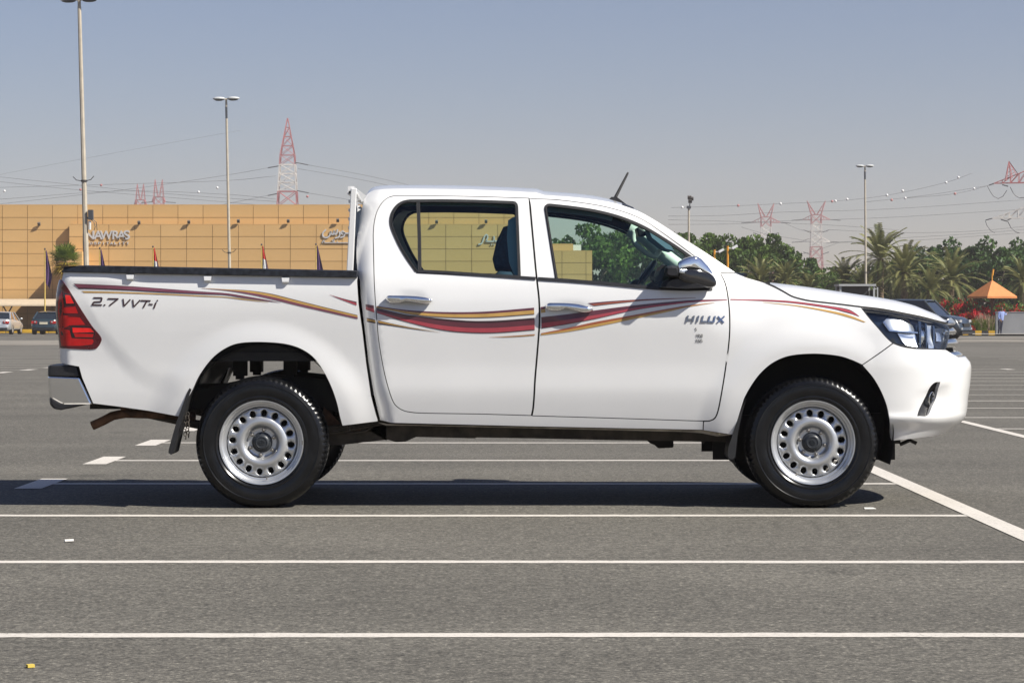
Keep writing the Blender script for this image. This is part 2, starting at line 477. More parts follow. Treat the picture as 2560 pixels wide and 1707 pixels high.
# ------------------------------------------------------------------ ground, paving, markings
def gz(y):
    """gentle fall of the car park beyond the pick-up"""
    y = np.asarray(y, float)
    return -0.0030 * np.clip(y - 25, 0, 145) * sstep(22, 45, y)
def sheet(name, x0, x1, y0, y1, lift, m, ny=2, kind='structure', parent=None):
    ys = np.linspace(y0, y1, ny); v = []; f = []
    for y in ys: v += [(x0, y, float(gz(y)) + lift), (x1, y, float(gz(y)) + lift)]
    for i in range(ny - 1): f.append((2 * i, 2 * i + 1, 2 * i + 3, 2 * i + 2))
    o = mk(name, v, f, m, parent)
    if kind: o['kind'] = kind
    return o
ys = np.concatenate([[-200, -60, -10, 5], np.arange(10, 175, 3.0), [175, 200, 300, 600, 1380]])
gv, gf = [], []
xs = [-900, -300, -60, -20, 0, 20, 60, 300, 900]
for y in ys:
    for x in xs: gv.append((x, y, float(gz(y))))
for j in range(len(ys) - 1):
    for i in range(len(xs) - 1): gf.append((j * 9 + i, j * 9 + i + 1, j * 9 + i + 10, j * 9 + i + 9))
ground = mk('ground', gv, gf, 'asphalt'); ground['kind'] = 'structure'
marks = empty('parking_markings'); marks['kind'] = 'structure'
def line(x0, x1, y, w=0.11):
    if y > 30: return sheet('bay_line', x0, x1, y - w / 2, y + w / 2, 0.002, 'road_paint', 2, None, marks)
    n = int((x1 - x0) / .06); v = []; ph = random.uniform(0, 9)
    for i in range(n + 1):
        x = x0 + (x1 - x0) * i / n; k = .006 * math.sin(x * 1.3 + ph)
        v += [(x, y - w / 2 + k + random.gauss(0, .0035), .002), (x, y + w / 2 + k + random.gauss(0, .0035), .002)]
    return mk('bay_line', v, [(2 * i, 2 * i + 2, 2 * i + 3, 2 * i + 1) for i in range(n)], 'road_paint', marks)
def cross(x, y0, y1, w=0.13):
    return sheet('end_line', x - w / 2, x + w / 2, y0, y1, 0.0035, 'road_paint', max(2, int((y1 - y0) / 3)), None, marks)
BAY = 2.495
for k in range(-2, 7):
    y = 8.53 + BAY * k
    line(-3.0, 2.49, y); cross(-3.0, y - 0.47, y + 0.47, 0.17)
cross(2.51, 3.0, 17.9, 0.13)
cross(4.49, 3.0, 25.2, 0.10)
for k in range(5, 18):
    line(4.5, 10.05, 8.53 + BAY * k); 
for k in range(12, 18): cross(10.05, 8.53 + BAY * k - 0.45, 8.53 + BAY * k + 0.45, 0.17)
for k in range(16, 19):
    y = 47.9 + 2.5 * (k - 16); line(-15.3, -9.75, y); cross(-9.7, y - 0.5, y + 0.5, 0.2)
for k in range(18):
    y = 55.5 + 2.5 * k; line(-26 - 0.3 * k, -8.5, y, 0.13)
for k in range(14): line(12.5, 26, 57 + 2.5 * k, 0.13)
for k in range(8): line(13.0, 22.0, 51 - 2.5 * k, 0.11)
mat('pale_paving', (0.20, 0.18, 0.15), 0.9, var=0.22, scale=0.5)
sheet('pavement', 17, 80, 109, 124, 0.012, 'pale_paving', 6)
sheet('pavement', 17, 80, 128, 139, 0.012, 'pale_paving', 6)
sheet('pavement', -60, -14, 96, 118, 0.012, 'pale_paving', 6)
mat('kerb_concrete', (0.42, 0.40, 0.36), 0.9, var=0.1, scale=3)
mat('litter_white', (0.7, 0.68, 0.64), 0.8)
mat('litter_yellow', (0.6, 0.45, 0.08), 0.8)
mb = MB(); a = px(172, 1355, 1.1 * F_PX / (1355 - HZ)); mb.bar((a[0] - .018, a[1] - .01, .008), (a[0] + .02, a[1] + .01, .008), .007, 8)
tag(mb.build('cigarette_stub', 'litter_white', off=(a[0], a[1], 0), loc=(a[0], a[1], 0)), 'small white cigarette stub lying on the asphalt', 'litter')
mb = MB(); a = px(76, 1668, 1.1 * F_PX / (1668 - HZ)); mb.box((a[0], a[1], .006), (.022, .02, .009), rot=Matrix.Rotation(.5, 3, 'Z'))
tag(mb.build('yellow_scrap', 'litter_yellow', off=(a[0], a[1], 0), loc=(a[0], a[1], 0)), 'tiny yellow scrap lying on the asphalt', 'litter')
mb = MB(); a = px(2172, 1271, 14.0); mb.prism([(a[0] - .03, a[1] - .05), (a[0] + .035, a[1] - .04), (a[0] + .03, a[1] + .04), (a[0] - .02, a[1] + .05)], .002, .005, axes='xy')
tag(mb.build('paper_scrap', 'litter_white', off=(a[0], a[1], 0), loc=(a[0], a[1], 0)), 'flat white paper scrap beside the front tyre', 'litter')

# ------------------------------------------------------------------ the pick-up: body surfaces
YC = 14.92
XWR, XWF = -1.402, 1.683
TOFF = (0.14, YC, 0.0)
truck = empty('pickup_truck', TOFF, 0, 'white double cab pickup truck with maroon and gold side stripes parked across the bays', 'pickup truck')
Wc = table([.30, .40, .46, .52, .60, .66, .72, .80, .90, 1.0, 1.08, 1.16, 1.24, 1.30, 1.36, 1.45, 1.6, 1.7, 1.8, 2.0],
           [.80, .846, .862, .874, .887, .894, .8935, .893, .898, .9035, .905, .899, .883, .864, .838, .806, .750, .712, .672, .59], 0.022)
Wb = table([.30, .42, .48, .56, .64, .72, .80, .90, 1.0, 1.1, 1.2, 1.27, 1.32, 1.4], [.82, .852, .866, .877, .884, .886, .887, .893, .900, .9045, .9035, .896, .889, .885], 0.025)
Wf = table([.30, .40, .46, .52, .60, .70, .80, .90, .98, 1.04, 1.10, 1.16, 1.22, 1.30, 1.5], [.81, .852, .866, .876, .884, .889, .893, .896, .892, .879, .860, .834, .80, .75, .60], 0.025)
def XP(p, Z): return (p[0] - 1280.0) / F_PX * Z
def ZP(p, Z): return CAM_H - (p[1] - HZ) / F_PX * Z
# traced silhouettes as functions of height / length
_rear = q('C', (330, 190), (285, 225), (250, 290), (215, 420), (185, 560), (165, 720), (152, 900), (155, 1050), (168, 1200)) + q('R', (75, 230), (85, 400), (120, 700), (155, 1000), (205, 1290), (262, 1529))
XCR = table([ZP(p, 14.2 - (0.1 if p[1] < 640 else 0)*-1) for p in _rear], [XP(p, 14.2) for p in _rear], 0.07)
_top = q('C', (330, 190), (400, 165), (600, 156), (1000, 157), (1500, 164), (2000, 182), (2352, 200)) + q('Q', (200, 12), (500, 25), (800, 47), (1080, 85), (1300, 150), (1450, 225), (1650, 350), (1900, 510), (2100, 645), (2200, 712), (2352, 790))
_tx = np.array([XP(p, 14.3) for p in _top]); _tz = np.array([ZP(p, 14.3) for p in _top])
ZTOP = table(_tx, _tz, 0.03, -2, 3)
_nose = q('I', (1040, 300), (1050, 345), (1080, 430), (1105, 560), (1125, 640), (1165, 690), (1208, 725), (1214, 800), (1200, 950), (1178, 1090), (1176, 1150), (1160, 1260), (1110, 1330), (1000, 1410), (880, 1500))
XF = table([ZP(p, 14.47) for p in _nose], [XP(p, 14.47) + 0.045 for p in _nose], 0.014)
_tail = q('F', (232, 100), (225, 140), (205, 200), (190, 290), (190, 450), (205, 600), (218, 745), (215, 800), (222, 900), (222, 1200))
XRR = table([ZP(p, 14.1) for p in _tail], [XP(p, 14.1) - 0.004 for p in _tail], 0.02)
_cr = q('F', (430, 240), (500, 400), (600, 530), (700, 650), (800, 765), (880, 840), (1000, 900), (1100, 930), (1300, 960))
_crx = [XP(p, 14.03) for p in _cr]; _crz = [ZP(p, 14.03) for p in _cr]
ZCR = table(_crx, _crz, 0.03, -3.2, 0)
HND = [(XP(p, 14.03), ZP(p, 14.03)) for p in (q('O', (985, 105))[0], q('Q', (725, 1035))[0])]
def flare(x, z):
    f = 0
    for xc in (XWR, XWF):
        r = np.hypot(x - xc, (z - .40)); f = f + 0.016 * (1 - sstep(.50, .66, r)) * sstep(.15, .45, z)
    return f
U0, SE_N = 2.02, 2.45
_t = np.linspace(0, math.pi / 2, 4001); _ex = np.sin(_t) ** (2 / SE_N); _ew = np.cos(_t) ** (2 / SE_N)
_al = np.concatenate([[0], np.cumsum(np.hypot(np.diff(_ex) * .63, np.diff(_ew) * .88))]); ULEN = _al[-1]; U1 = U0 + ULEN
def SB(u, z):
    """cab, fender and nose: (length parameter, height) -> (x, half width)"""
    u = np.asarray(u, float); z = np.asarray(z, float)
    uu = np.minimum(u, U0)
    w = Wc(z) + (Wf(z) - Wc(z)) * sstep(.98, 1.42, uu) + flare(uu, z)
    w = w - 0.05 * np.clip((XCR(z) + .10 - uu) / .10, 0, 1.3) ** 2
    w = w - 0.055 * np.clip((z - (ZTOP(uu) - .085)) / .085, 0, 1.15) ** 2 * (1 - sstep(.6, 1.0, uu))
    w = w - 0.012 * sstep(1.5, U0, uu)
    for hx, hz in HND: w = w - 0.007 * np.exp(-((uu - hx) / .072) ** 4 - ((z - hz + .012) / .040) ** 4)
    # bumper: tucked lower lip, step above it, scooped corner beside the fog lamp
    nf = sstep(1.95, 2.15, u)
    w = w - nf * (0.030 * sstep(.0, .055, .485 - z) - 0.010 * np.exp(-((z - .505) / .022) ** 2))
    s = np.clip(u - U0, 0, ULEN)
    cx = np.interp(s, _al, _ex); cw = np.interp(s, _al, _ew)
    x = np.where(u > U0, U0 + (XF(z) - U0) * cx, u)
    dz_ = np.clip((z - .66) / .10, -1, 1); 
    scoop = np.exp(-((u - 2.42) / .11) ** 2) * np.exp(-((z - .60) / .085) ** 2) * .022 * (1 - sstep(-.02, .05, z - .665 - .25 * (u - 2.42)))
    return x - scoop * .5 * (u > U0), np.where(u > U0, w * cw, w) - scoop
RC = 0.075
def SBED(u, z):
    u = np.asarray(u, float); z = np.asarray(z, float)
    Ur = XRR(z) + RC
    uu = np.maximum(u, Ur)
    w = Wb(z) + flare(uu, z)
    w = w - 0.0065 * sstep(0.0, .15, ZCR(uu) - z) * (1 - sstep(-1.95, -1.75, uu)) 
    w = w + 0.014 * sstep(1.20, 1.28, z) * (1 - sstep(-2.30, -2.02, uu))
    a = np.clip((Ur - u) / RC, 0, math.pi / 2)
    return np.where(u < Ur, Ur - RC * np.sin(a), u), w - RC * (1 - np.cos(a)) 
def uz(S, pts):
    P = np.asarray(pts, float); k = (P[:, 0] - 1280) / F_PX; h = (P[:, 1] - HZ) / F_PX
    u = k * 14.05; z = CAM_H - h * 14.05
    for _ in range(60):
        x, w = S(u, z); Zd = YC - w
        d = (S(u + 1e-3, z)[0] - x) / 1e-3
        u = np.clip(u + np.clip((k * Zd - x) / np.maximum(d, .25), -.08, .08) * .8, -2.75, U1 - .02)
        z = z + (CAM_H - h * Zd - z) * .8
    return np.stack([u, z], 1)
def surf_pn(S, V):
    u, z = V[:, 0], V[:, 1]; e = 2e-3
    x, w = S(u, z); xa, wa = S(u - e, z); xb, wb = S(u + e, z); xc, wc = S(u, z - e); xd, wd = S(u, z + e)
    xu, wu = (xb - xa) / (2 * e), (wb - wa) / (2 * e); xz, wz = (xd - xc) / (2 * e), (wd - wc) / (2 * e)
    n = np.stack([-wu, xu, -(xu * wz - wu * xz)], 1); n /= (np.linalg.norm(n, axis=1, keepdims=True) + 1e-12)
    return np.stack([x, w, z], 1), n
def place(p, sgn):   # (x, half width, z) -> world
    return np.stack([p[:, 0], YC + sgn * p[:, 1], p[:, 2]], 1)
def shell(name, pos, nor, tris, m, parent, thick, sgn=-1):
    """thin solid with the surface's own normals on its outer face"""
    n = len(pos); back = pos - nor * max(thick, 0)
    W = place(pos, sgn); Nw = np.stack([nor[:, 0], sgn * nor[:, 1], nor[:, 2]], 1)
    g = np.cross(W[tris[:, 1]] - W[tris[:, 0]], W[tris[:, 2]] - W[tris[:, 0]])
    flip = (g * Nw[tris].mean(1)).sum(1) < 0
    T = tris.copy(); T[flip] = T[flip][:, ::-1]
    verts = [W]; faces = [list(t) for t in T]; ln = [Nw[i] for t in T for i in t]
    if thick > 0:
        Wb_ = place(back, sgn); verts.append(Wb_)
        for t in T: faces.append([t[2] + n, t[1] + n, t[0] + n]); ln += [-Nw[t[2]], -Nw[t[1]], -Nw[t[0]]]
        ed = {}
        for t in T:
            for a, b in ((t[0], t[1]), (t[1], t[2]), (t[2], t[0])):
                k = (min(a, b), max(a, b)); ed[k] = None if k in ed else (a, b)
        for e in ed.values():
            if e is None: continue
            a, b = e; faces.append([b, a, a + n, b + n])
            fn = np.cross(W[a] - W[b], Wb_[a] - W[a]); fn = fn / (np.linalg.norm(fn) + 1e-12); ln += [fn] * 4
    o = mk(name, np.vstack(verts), faces, m, parent, True, TOFF)
    o.data.normals_split_custom_set([tuple(map(float, v)) for v in ln])
    return o
def panel(name, S, outline, m, parent, holes=(), sgn=-1, thick=.008, offset=0.0, step=.03, bulge=None):
    V, T = cdt(outline, holes, step)
    p, nrm = surf_pn(S, V)
    if bulge is not None:                       # displaced piece: its own position and normals
        def pos(Q): a_, n_ = surf_pn(S, Q); return a_ + n_ * (offset + bulge(Q))[:, None]
        ee = 1.5e-3; du, dz = np.array([ee, 0]), np.array([0, ee])
        tu, tz = pos(V + du) - pos(V - du), pos(V + dz) - pos(V - dz)
        nn = np.cross(tu, tz); nn *= np.sign((nn * nrm).sum(1, keepdims=True)); nn /= (np.linalg.norm(nn, axis=1, keepdims=True) + 1e-12)
        return shell(name, pos(V), nn, T, m, parent, thick, sgn)
    p = p + nrm * np.asarray(offset).reshape(-1, 1) if np.ndim(offset) else p + nrm * offset
    return shell(name, p, nrm, T, m, parent, thick, sgn)
def ribbon(name, S, pts_uz, width, m, parent, sgn=-1, offset=0.0, thick=.003, closed=False):
    P = np.asarray(pts_uz, float); n = len(P); L = []; Rr = []
    for i in range(n):
        a = P[i - 1] if (closed or i > 0) else P[i]; b = P[(i + 1) % n] if (closed or i < n - 1) else P[i]
        d = b - a; d = d / (np.hypot(*d) + 1e-9); nn = np.array([-d[1], d[0]]) * width / 2
        L.append(P[i] + nn); Rr.append(P[i] - nn)
    V = np.array(L + Rr); T = []
    for i in range(n if closed else n - 1):
        j = (i + 1) % n; T += [(i, j, i + n), (j, j + n, i + n)]
    p, nrm = surf_pn(S, V)
    return shell(name, p + nrm * offset, nrm, np.array(T), m, parent, thick, sgn)
def fair(pts, n):
    P = np.asarray(pts, float); d = np.concatenate([[0], np.cumsum(np.hypot(*np.diff(P, axis=0).T))]); t = np.linspace(0, d[-1], n)
    return np.stack([np.interp(t, d, P[:, 0]), np.interp(t, d, P[:, 1])], 1)
def stripe(S, top, bot, bands, n=36, parent=None, cap0=False):
    A = fair(catmull(top, 8), n); B = fair(catmull(bot, 8), n)
    fr = sorted({b for x in bands for b in x[:2]}); rows = []
    for f in fr: rows.append(uz(S, A + (B - A) * f))
    V = np.vstack(rows); p, nrm = surf_pn(S, V); p = p + nrm * .0018
    W = place(p, -1); faces = []; mi = []; names = []
    for f0, f1, m in bands:
        if m not in names: names.append(m)
        a, b = fr.index(f0), fr.index(f1)
        for r in range(a, b):
            for i in range(n - 1):
                faces.append([r * n + i, (r + 1) * n + i, (r + 1) * n + i + 1, r * n + i + 1]); mi.append(names.index(m))
    o = mk('decal_stripe', W, faces, names, parent, True, TOFF, None, mi)
    Nw = np.stack([nrm[:, 0], -nrm[:, 1], nrm[:, 2]], 1)
    o.data.normals_split_custom_set([tuple(map(float, Nw[i])) for f in faces for i in f])
    return o

# ---- outlines (traced on the photograph, then laid on the surfaces)
door_mid = path(sp('C', (2270, 268), (2300, 600), (2345, 1100), n=4), sp('R', (1725, 220), (1745, 400), (1750, 560), (1745, 700), (1725, 950), (1708, 1150), (1700, 1300), (1690, 1420), (1676, 1492)))
rd_top = sp('C', (355, 900), (352, 700), (365, 560), (395, 440), (450, 340), (510, 280), (580, 247), (700, 237), (1200, 240), (1700, 250), (2270, 268))
rd_bot = sp('R', (1676, 1492), (1200, 1478), (700, 1470), (560, 1462), (480, 1445), (420, 1410), (380, 1360), (340, 1250), (300, 1100), (265, 920), (240, 750), (228, 600), (215, 450), (203, 250))
fd_up = sp('Q', (372, 57), (600, 66), (850, 95), (1050, 130), (1250, 187), (1400, 255), (1550, 355), (1750, 500), (1900, 610), (2030, 692), (2060, 717))
fd_lo = sp('Q', (2060, 717), (2080, 738), (2115, 812), (2135, 900), (2148, 1000), (2155, 1100), (2155, 1250), (2142, 1400), (2125, 1520))
fd_top = path(fd_up, fd_lo)
fd_rb = sp('H', (195, 200), (170, 380), (140, 560), (115, 680), (90, 735), (50, 758), (0, 762))
fd_bot = sp('L', (2060, 74), (1600, 59), (1158, 46))
rear_door = path(rd_top, door_mid, rd_bot)
front_door = path(fd_top, fd_rb, fd_bot, door_mid[::-1])
both_doors = path(rd_top, fd_top, fd_rb, fd_bot, rd_bot)
rw = path(sp('C', (885, 1170), (780, 1020), (690, 870), (610, 700), (577, 600), (575, 520), (600, 440), (650, 370), (720, 325), (800, 308)),
          q('C', (1200, 305), (1600, 312), (2070, 328)), sp('C', (2070, 328), (2104, 340), (2116, 372), n=3), q('C', (2150, 1237)), q('C', (1500, 1203), (935, 1176)))
fw = path(sp('Q', (512, 150), (522, 122), (556, 118), n=3), sp('Q', (556, 118), (800, 146), (1000, 180), (1200, 235), (1400, 320), (1600, 440), (1750, 540), (1860, 625), (1960, 740), (1992, 862)),
          q('Q', (1800, 866)), sp('Q', (1800, 866), (1500, 854), (1000, 809), (612, 781)))
cab_rear = path(q('C', (250, 290), (215, 420), (185, 560), (165, 720), (152, 900), (155, 1050), (168, 1200)), q('R', (75, 230), (85, 400), (120, 700), (155, 1000), (205, 1290), (262, 1529)))
cab_top = path(sp('C', (250, 290), (285, 225), (330, 193), (400, 170), (600, 160), (1000, 160), (1500, 168), (2000, 186), (2352, 204), n=4),
               sp('Q', (500, 29), (800, 51), (1080, 90), (1300, 155), (1450, 230), (1650, 355), (1900, 515), (2100, 650), (2195, 712), n=4))
cab_out = path(cab_top, q('Q', (2195, 717), (2066, 715)), fd_up[::-1], rd_top[::-1], rd_bot[::-1], fd_bot[::-1], q('L', (2120, 76), (2118, 122), (1150, 102), (356, 82)), q('R', (290, 1535)), cab_rear[::-1])
arch_f = sp('H', (1290, 300), (1200, 260), (1100, 230), (960, 214), (850, 213), (740, 222), (650, 243), (560, 287), (490, 343), (430, 410), (370, 500), (330, 575))
hood_edge = sp('J', (352, 455), (430, 490), (500, 527), (560, 560), (640, 583), (720, 597), (900, 617), (1090, 640), n=5)
hood_edge2 = sp('J', (1090, 640), (1250, 658), (1400, 686), (1560, 718), (1690, 752), (1760, 768), n=5)
lamp_low = sp('J', (1095, 650), (1150, 720), (1220, 800), (1290, 880), (1338, 922), n=4)
fender = path(q('Q', (2072, 723), (2196, 724)), sp('J', (128, 385), (200, 412), (290, 437), (352, 457), n=3), hood_edge, lamp_low, q('I', (145, 750)), arch_f,
              q('H', (285, 720), (240, 868)), q('L', (2285, 152), (2121, 126), (2123, 80)), fd_rb[::-1], fd_lo[::-1])
PW = 'paint_white'
def gap(o, d): return inset(o, d)
UZ = lambda S, o: uz(S, o)
cab_uz = UZ(SB, cab_out); doors_uz = UZ(SB, both_doors)
rdo = UZ(SB, gap(rear_door, 2.3)); fdo = UZ(SB, gap(front_door, 2.3))
rw_uz = UZ(SB, rw); fw_uz = UZ(SB, fw)
fen_uz = UZ(SB, gap(fender, 1.2))
CURV = dict(cab=cab_out, fender=fender, rear=rear_door, front=front_door)
# bumper and nose, in surface coordinates
zb_c = ZP((0, 720 + 1400 / 3.919), 14.5); zt_c = ZP((0, 720 + 672 / 3.919), 14.5)
b_side = UZ(SB, path(q('I', (445, 545), (149, 753)), sp('H', (1296, 302), (1380, 400), (1440, 500), (1490, 620), (1515, 740), (1528, 905), n=4), q('I', (430, 1494), (560, 1480), (720, 1462))))
b_top = UZ(SB, sp('I', (960, 608), (820, 603), (700, 600), (600, 591), (520, 574), (445, 547), n=4))
u_l = b_top[0][0]
bumper_uz = path(b_side, [(u, z) for u, z in zip(np.linspace(b_side[-1][0] + .1, U1, 14), np.linspace(b_side[-1][1] + .004, zb_c + .02, 14))],
                 [(u, z) for u, z in zip(np.linspace(U1, u_l + .12, 12), np.linspace(zt_c, zt_c, 12))], b_top)
fog_uz = UZ(SB, sp('I', (905, 918), (850, 925), (800, 975), (760, 1060), (700, 1180), (678, 1250), (700, 1253), (780, 1250), (820, 1170), (860, 1080), (885, 980), n=3))
lamp_out = path(sp('J', (1098, 652), (1230, 668), (1400, 693), (1560, 724), (1690, 757), (1755, 778), n=4), sp('J', (1755, 778), (1780, 800), (1782, 850), (1770, 910), (1752, 968), n=3),
                sp('J', (1752, 968), (1650, 970), (1500, 954), (1400, 935), (1340, 921), n=4), lamp_low[::-1])
lamp_uz = UZ(SB, gap(lamp_out, 1.0))
bed_arch = sp('G', (1490, 795), (1470, 720), (1445, 610), (1400, 480), (1330, 340), (1250, 235), (1150, 168), (1030, 130), (880, 115), (720, 115), (610, 131), (520, 172), (440, 232), (370, 312), (310, 405), (260, 512), (215, 595), (165, 722))
tl_in = sp('F', (230, 142), (285, 215), (400, 400), (500, 552), (560, 622), (584, 662), (580, 692), (555, 736), (515, 758), (400, 758), (222, 748), n=4)
bed_px = path(q('F', (248, 66)), q('B', (0, 1005), (600, 1022), (1764, 1042)), q('R', (46, 230), (60, 450), (95, 700), (130, 1000), (175, 1300), (238, 1540)), bed_arch, q('F', (1000, 1305), (740, 1268), (510, 1240), (412, 1012), (384, 912), (300, 897)))
bu = UZ(SBED, bed_px)
tl_uz = UZ(SBED, tl_in)
zlo = bu[-1][1]
xr_end = lambda z: float(XRR(z) + RC - RC * math.pi / 2)
tail_wrap = [(xr_end(z), z) for z in np.linspace(zlo + .02, tl_uz[-1][1], 6)]
bed_uz = path(bu, tail_wrap, tl_uz[::-1])
tl_full = path(tl_uz, [(xr_end(z), z) for z in np.linspace(tl_uz[-1][1], tl_uz[0][1], 10)])

for sgn in (-1, 1):
    panel('cab_side', SB, cab_uz, PW, truck, (), sgn, .008, step=.03)
    d = panel('rear_door', SB, rdo, PW, truck, [rw_uz], sgn, .008, step=.026)
    panel('window_glass', SB, rw_uz, 'cab_glass', d, (), sgn, 0, -.012, .12)
    ribbon('window_seal', SB, fair(np.vstack([rw_uz, rw_uz[:1]]), 160), .016, 'black_rubber', d, sgn, .003, .012)
    qz = UZ(SB, q('C', (908, 318), (908, 318), (922, 740), (928, 1172)))
    if sgn < 0: ribbon('division_bar', SB, fair(qz, 24), .020, 'black_rubber', d, sgn, .001, .014)
    if sgn < 0: ribbon('division_edge', SB, fair(qz + np.array([.0045, 0]), 24), .003, 'trim_grey', d, sgn, .0025, .002)
    qz = UZ(SB, sp('C', (897, 1168), (790, 1012), (698, 860), (622, 690), (592, 600), (588, 520), (612, 445), (660, 378), (730, 330), (800, 314))); ribbon('chrome_edge', SB, fair(qz, 60), .004, 'trim_grey', d, sgn, .006, .003)
    ribbon('belt_moulding', SB, fair(UZ(SB, q('R', (612, 143), (900, 157), (1300, 184), (1714, 212))), 40), .016, 'black_plastic', d, sgn, .006, .012)
    e = panel('front_door', SB, fdo, PW, truck, [fw_uz], sgn, .008, step=.026)
    panel('window_glass', SB, fw_uz, 'cab_glass', e, (), sgn, 0, -.012, .12)
    ribbon('window_seal', SB, fair(np.vstack([fw_uz, fw_uz[:1]]), 180), .015, 'black_rubber', e, sgn, .003, .012)
    qz = UZ(SB, q('Q', (610, 776), (560, 460), (516, 160), (526, 126))); ribbon('chrome_edge', SB, fair(qz, 40), .004, 'trim_grey', e, sgn, .006, .003)
    ribbon('belt_moulding', SB, fair(UZ(SB, q('Q', (446, 775), (700, 790), (1000, 813), (1500, 859), (1780, 868), (1996, 862))), 60), .018, 'black_plastic', e, sgn, .006, .012)
    panel('mirror_sail', SB, UZ(SB, path(q('Q', (1530, 862), (1580, 800), (1660, 700), (1760, 560), (1860, 632), (1960, 745), (1990, 862)))), 'black_plastic', e, (), sgn, .008, .002, .05)
    panel('front_fender', SB, fen_uz, PW, truck, (), sgn, .008, step=.03)
    ribbon('gap_liner', SB, resample(np.vstack([doors_uz]), .03), .05, 'gap_black', truck, sgn, -.0105, .004, True)
    ribbon('gap_liner', SB, fair(UZ(SB, door_mid), 60), .05, 'gap_black', truck, sgn, -.0105, .004)
    ribbon('gap_liner', SB, fair(UZ(SB, path(q('I', (470, 520), (130, 768)))), 20), .05, 'gap_black', truck, sgn, -.0105, .004)
    ribbon('gap_liner', SB, fair(UZ(SB, path(hood_edge)), 40), .04, 'gap_black', truck, sgn, -.026, .004)
    ribbon('hood_seal', SB, fair(UZ(SB, path(hood_edge, hood_edge2)), 70), .0075, 'gap_black', truck, sgn, .0022, .004)
    bp = panel('front_bumper', SB, bumper_uz, PW, truck, [fog_uz], sgn, .02, step=.03)
    fg = panel('fog_lamp_bezel', SB, fog_uz, 'black_plastic', bp, (), sgn, .004, -.022, .02, bulge=lambda V: -.014 * np.exp(-((V - fog_uz.mean(0)) ** 2).sum(1) / .003))
    b = panel('bed_side', SBED, bed_uz, PW, truck, (), sgn, .02, step=.03)
    tl = panel('tail_light', SBED, tl_full, 'lamp_red_dark', truck, (), sgn, .03, .003, .02)
    for c, m_ in (([(252, 262), (312, 270), (352, 352), (352, 362), (262, 366), (250, 330)], 'lamp_black'),
                  ([(236, 390), (352, 378), (376, 440), (250, 436)], 'lamp_red'),
                  ([(225, 452), (390, 474), (440, 540), (300, 545), (240, 580), (222, 560)], 'lamp_red'),
                  ([(206, 560), (300, 590), (318, 660), (505, 668), (515, 690), (500, 716), (400, 728), (232, 728)], 'lamp_red'),
                  ([(210, 290), (236, 240), (250, 370), (236, 560), (212, 560), (200, 420)], 'lamp_red'),
                  ([(312, 552), (490, 556), (528, 606), (516, 660), (345, 662), (315, 636)], 'lamp_black')):
        panel('lens_segment', SBED, UZ(SBED, q('F', *c)), m_, tl, (), sgn, 0, .0045, .03)
    for c, m_ in (([(262, 274), (305, 280), (340, 350), (272, 352)], 'lamp_red_bright'),
                  ([(290, 442), (396, 445), (408, 468), (300, 466)], 'lamp_red_dark'),
                  ([(326, 566), (486, 570), (520, 606), (330, 612)], 'lamp_red_bright'),
                  ([(338, 618), (515, 622), (508, 652), (350, 650)], 'lamp_red')):
        panel('lens_segment', SBED, UZ(SBED, q('F', *c)), m_, tl, (), sgn, 0, .0062, .03)
    # headlight: dark bowl, chrome reflectors, clear lens
    hl = panel('headlight', SB, lamp_uz, 'lamp_blue', truck, (), sgn, .004, -.045, .03)
    cen = lambda V: V.mean(0)
    def hp(pts, m_, off, bl=0.0, tilt=0.0, side=0.0, st=.012):
        o = UZ(SB, q('I', *pts)); c0 = o.mean(0)
        def fn(V):
            r = V - c0
            return np.clip(off + bl * (r ** 2).sum(1) - tilt * r[:, 1] - side * r[:, 0], -.075, -.007) - off
        panel('reflector' if m_ in ('reflector', 'chrome') else 'lamp_divider', SB, o, m_, hl, (), sgn, .003, off, st, bulge=fn)
    hp([(350, 325), (415, 252), (560, 255), (690, 305), (715, 400), (690, 432), (500, 428), (405, 412)], 'reflector', -.026, -.9, .18, .12)       # main beam bowl
    hp([(500, 436), (690, 440), (712, 470), (718, 586), (600, 562), (555, 520)], 'reflector', -.038, 1.5, .16, .05)                                 # lower bowl
    hp([(345, 318), (362, 322), (420, 405), (700, 428), (700, 440), (412, 420)], 'chrome', -.014, 0, 0, 0, .02)                                     # bowl rim
    hp([(735, 325), (772, 332), (784, 590), (735, 590), (728, 450)], 'chrome', -.020, -6.0)
    hp([(792, 348), (848, 358), (860, 470), (848, 590), (797, 590)], 'reflector', -.030, 3.5, .2)
    hp([(872, 372), (985, 396), (975, 560), (945, 600), (872, 592)], 'dark_chrome', -.034, 2.0, .15)
    hp([(705, 318), (734, 323), (730, 590), (720, 590)], 'lamp_blue', -.016, 0, 0, 0, .02)
    hp([(774, 335), (791, 346), (796, 590), (785, 590)], 'lamp_blue', -.016, 0, 0, 0, .02)
    hp([(852, 358), (870, 366), (868, 592), (852, 592)], 'lamp_blue', -.016, 0, 0, 0, .02)
    hp([(905, 420), (950, 428), (945, 520), (900, 515)], 'reflector', -.024, -3.0, .2)
    panel('lens', SB, lamp_uz, 'lens_glass', hl, (), sgn, 0, -.002, .03)
    ribbon('lamp_rim', SB, fair(np.vstack([lamp_uz, lamp_uz[:1]]), 120), .007, 'black_plastic', hl, sgn, -.006, .01)

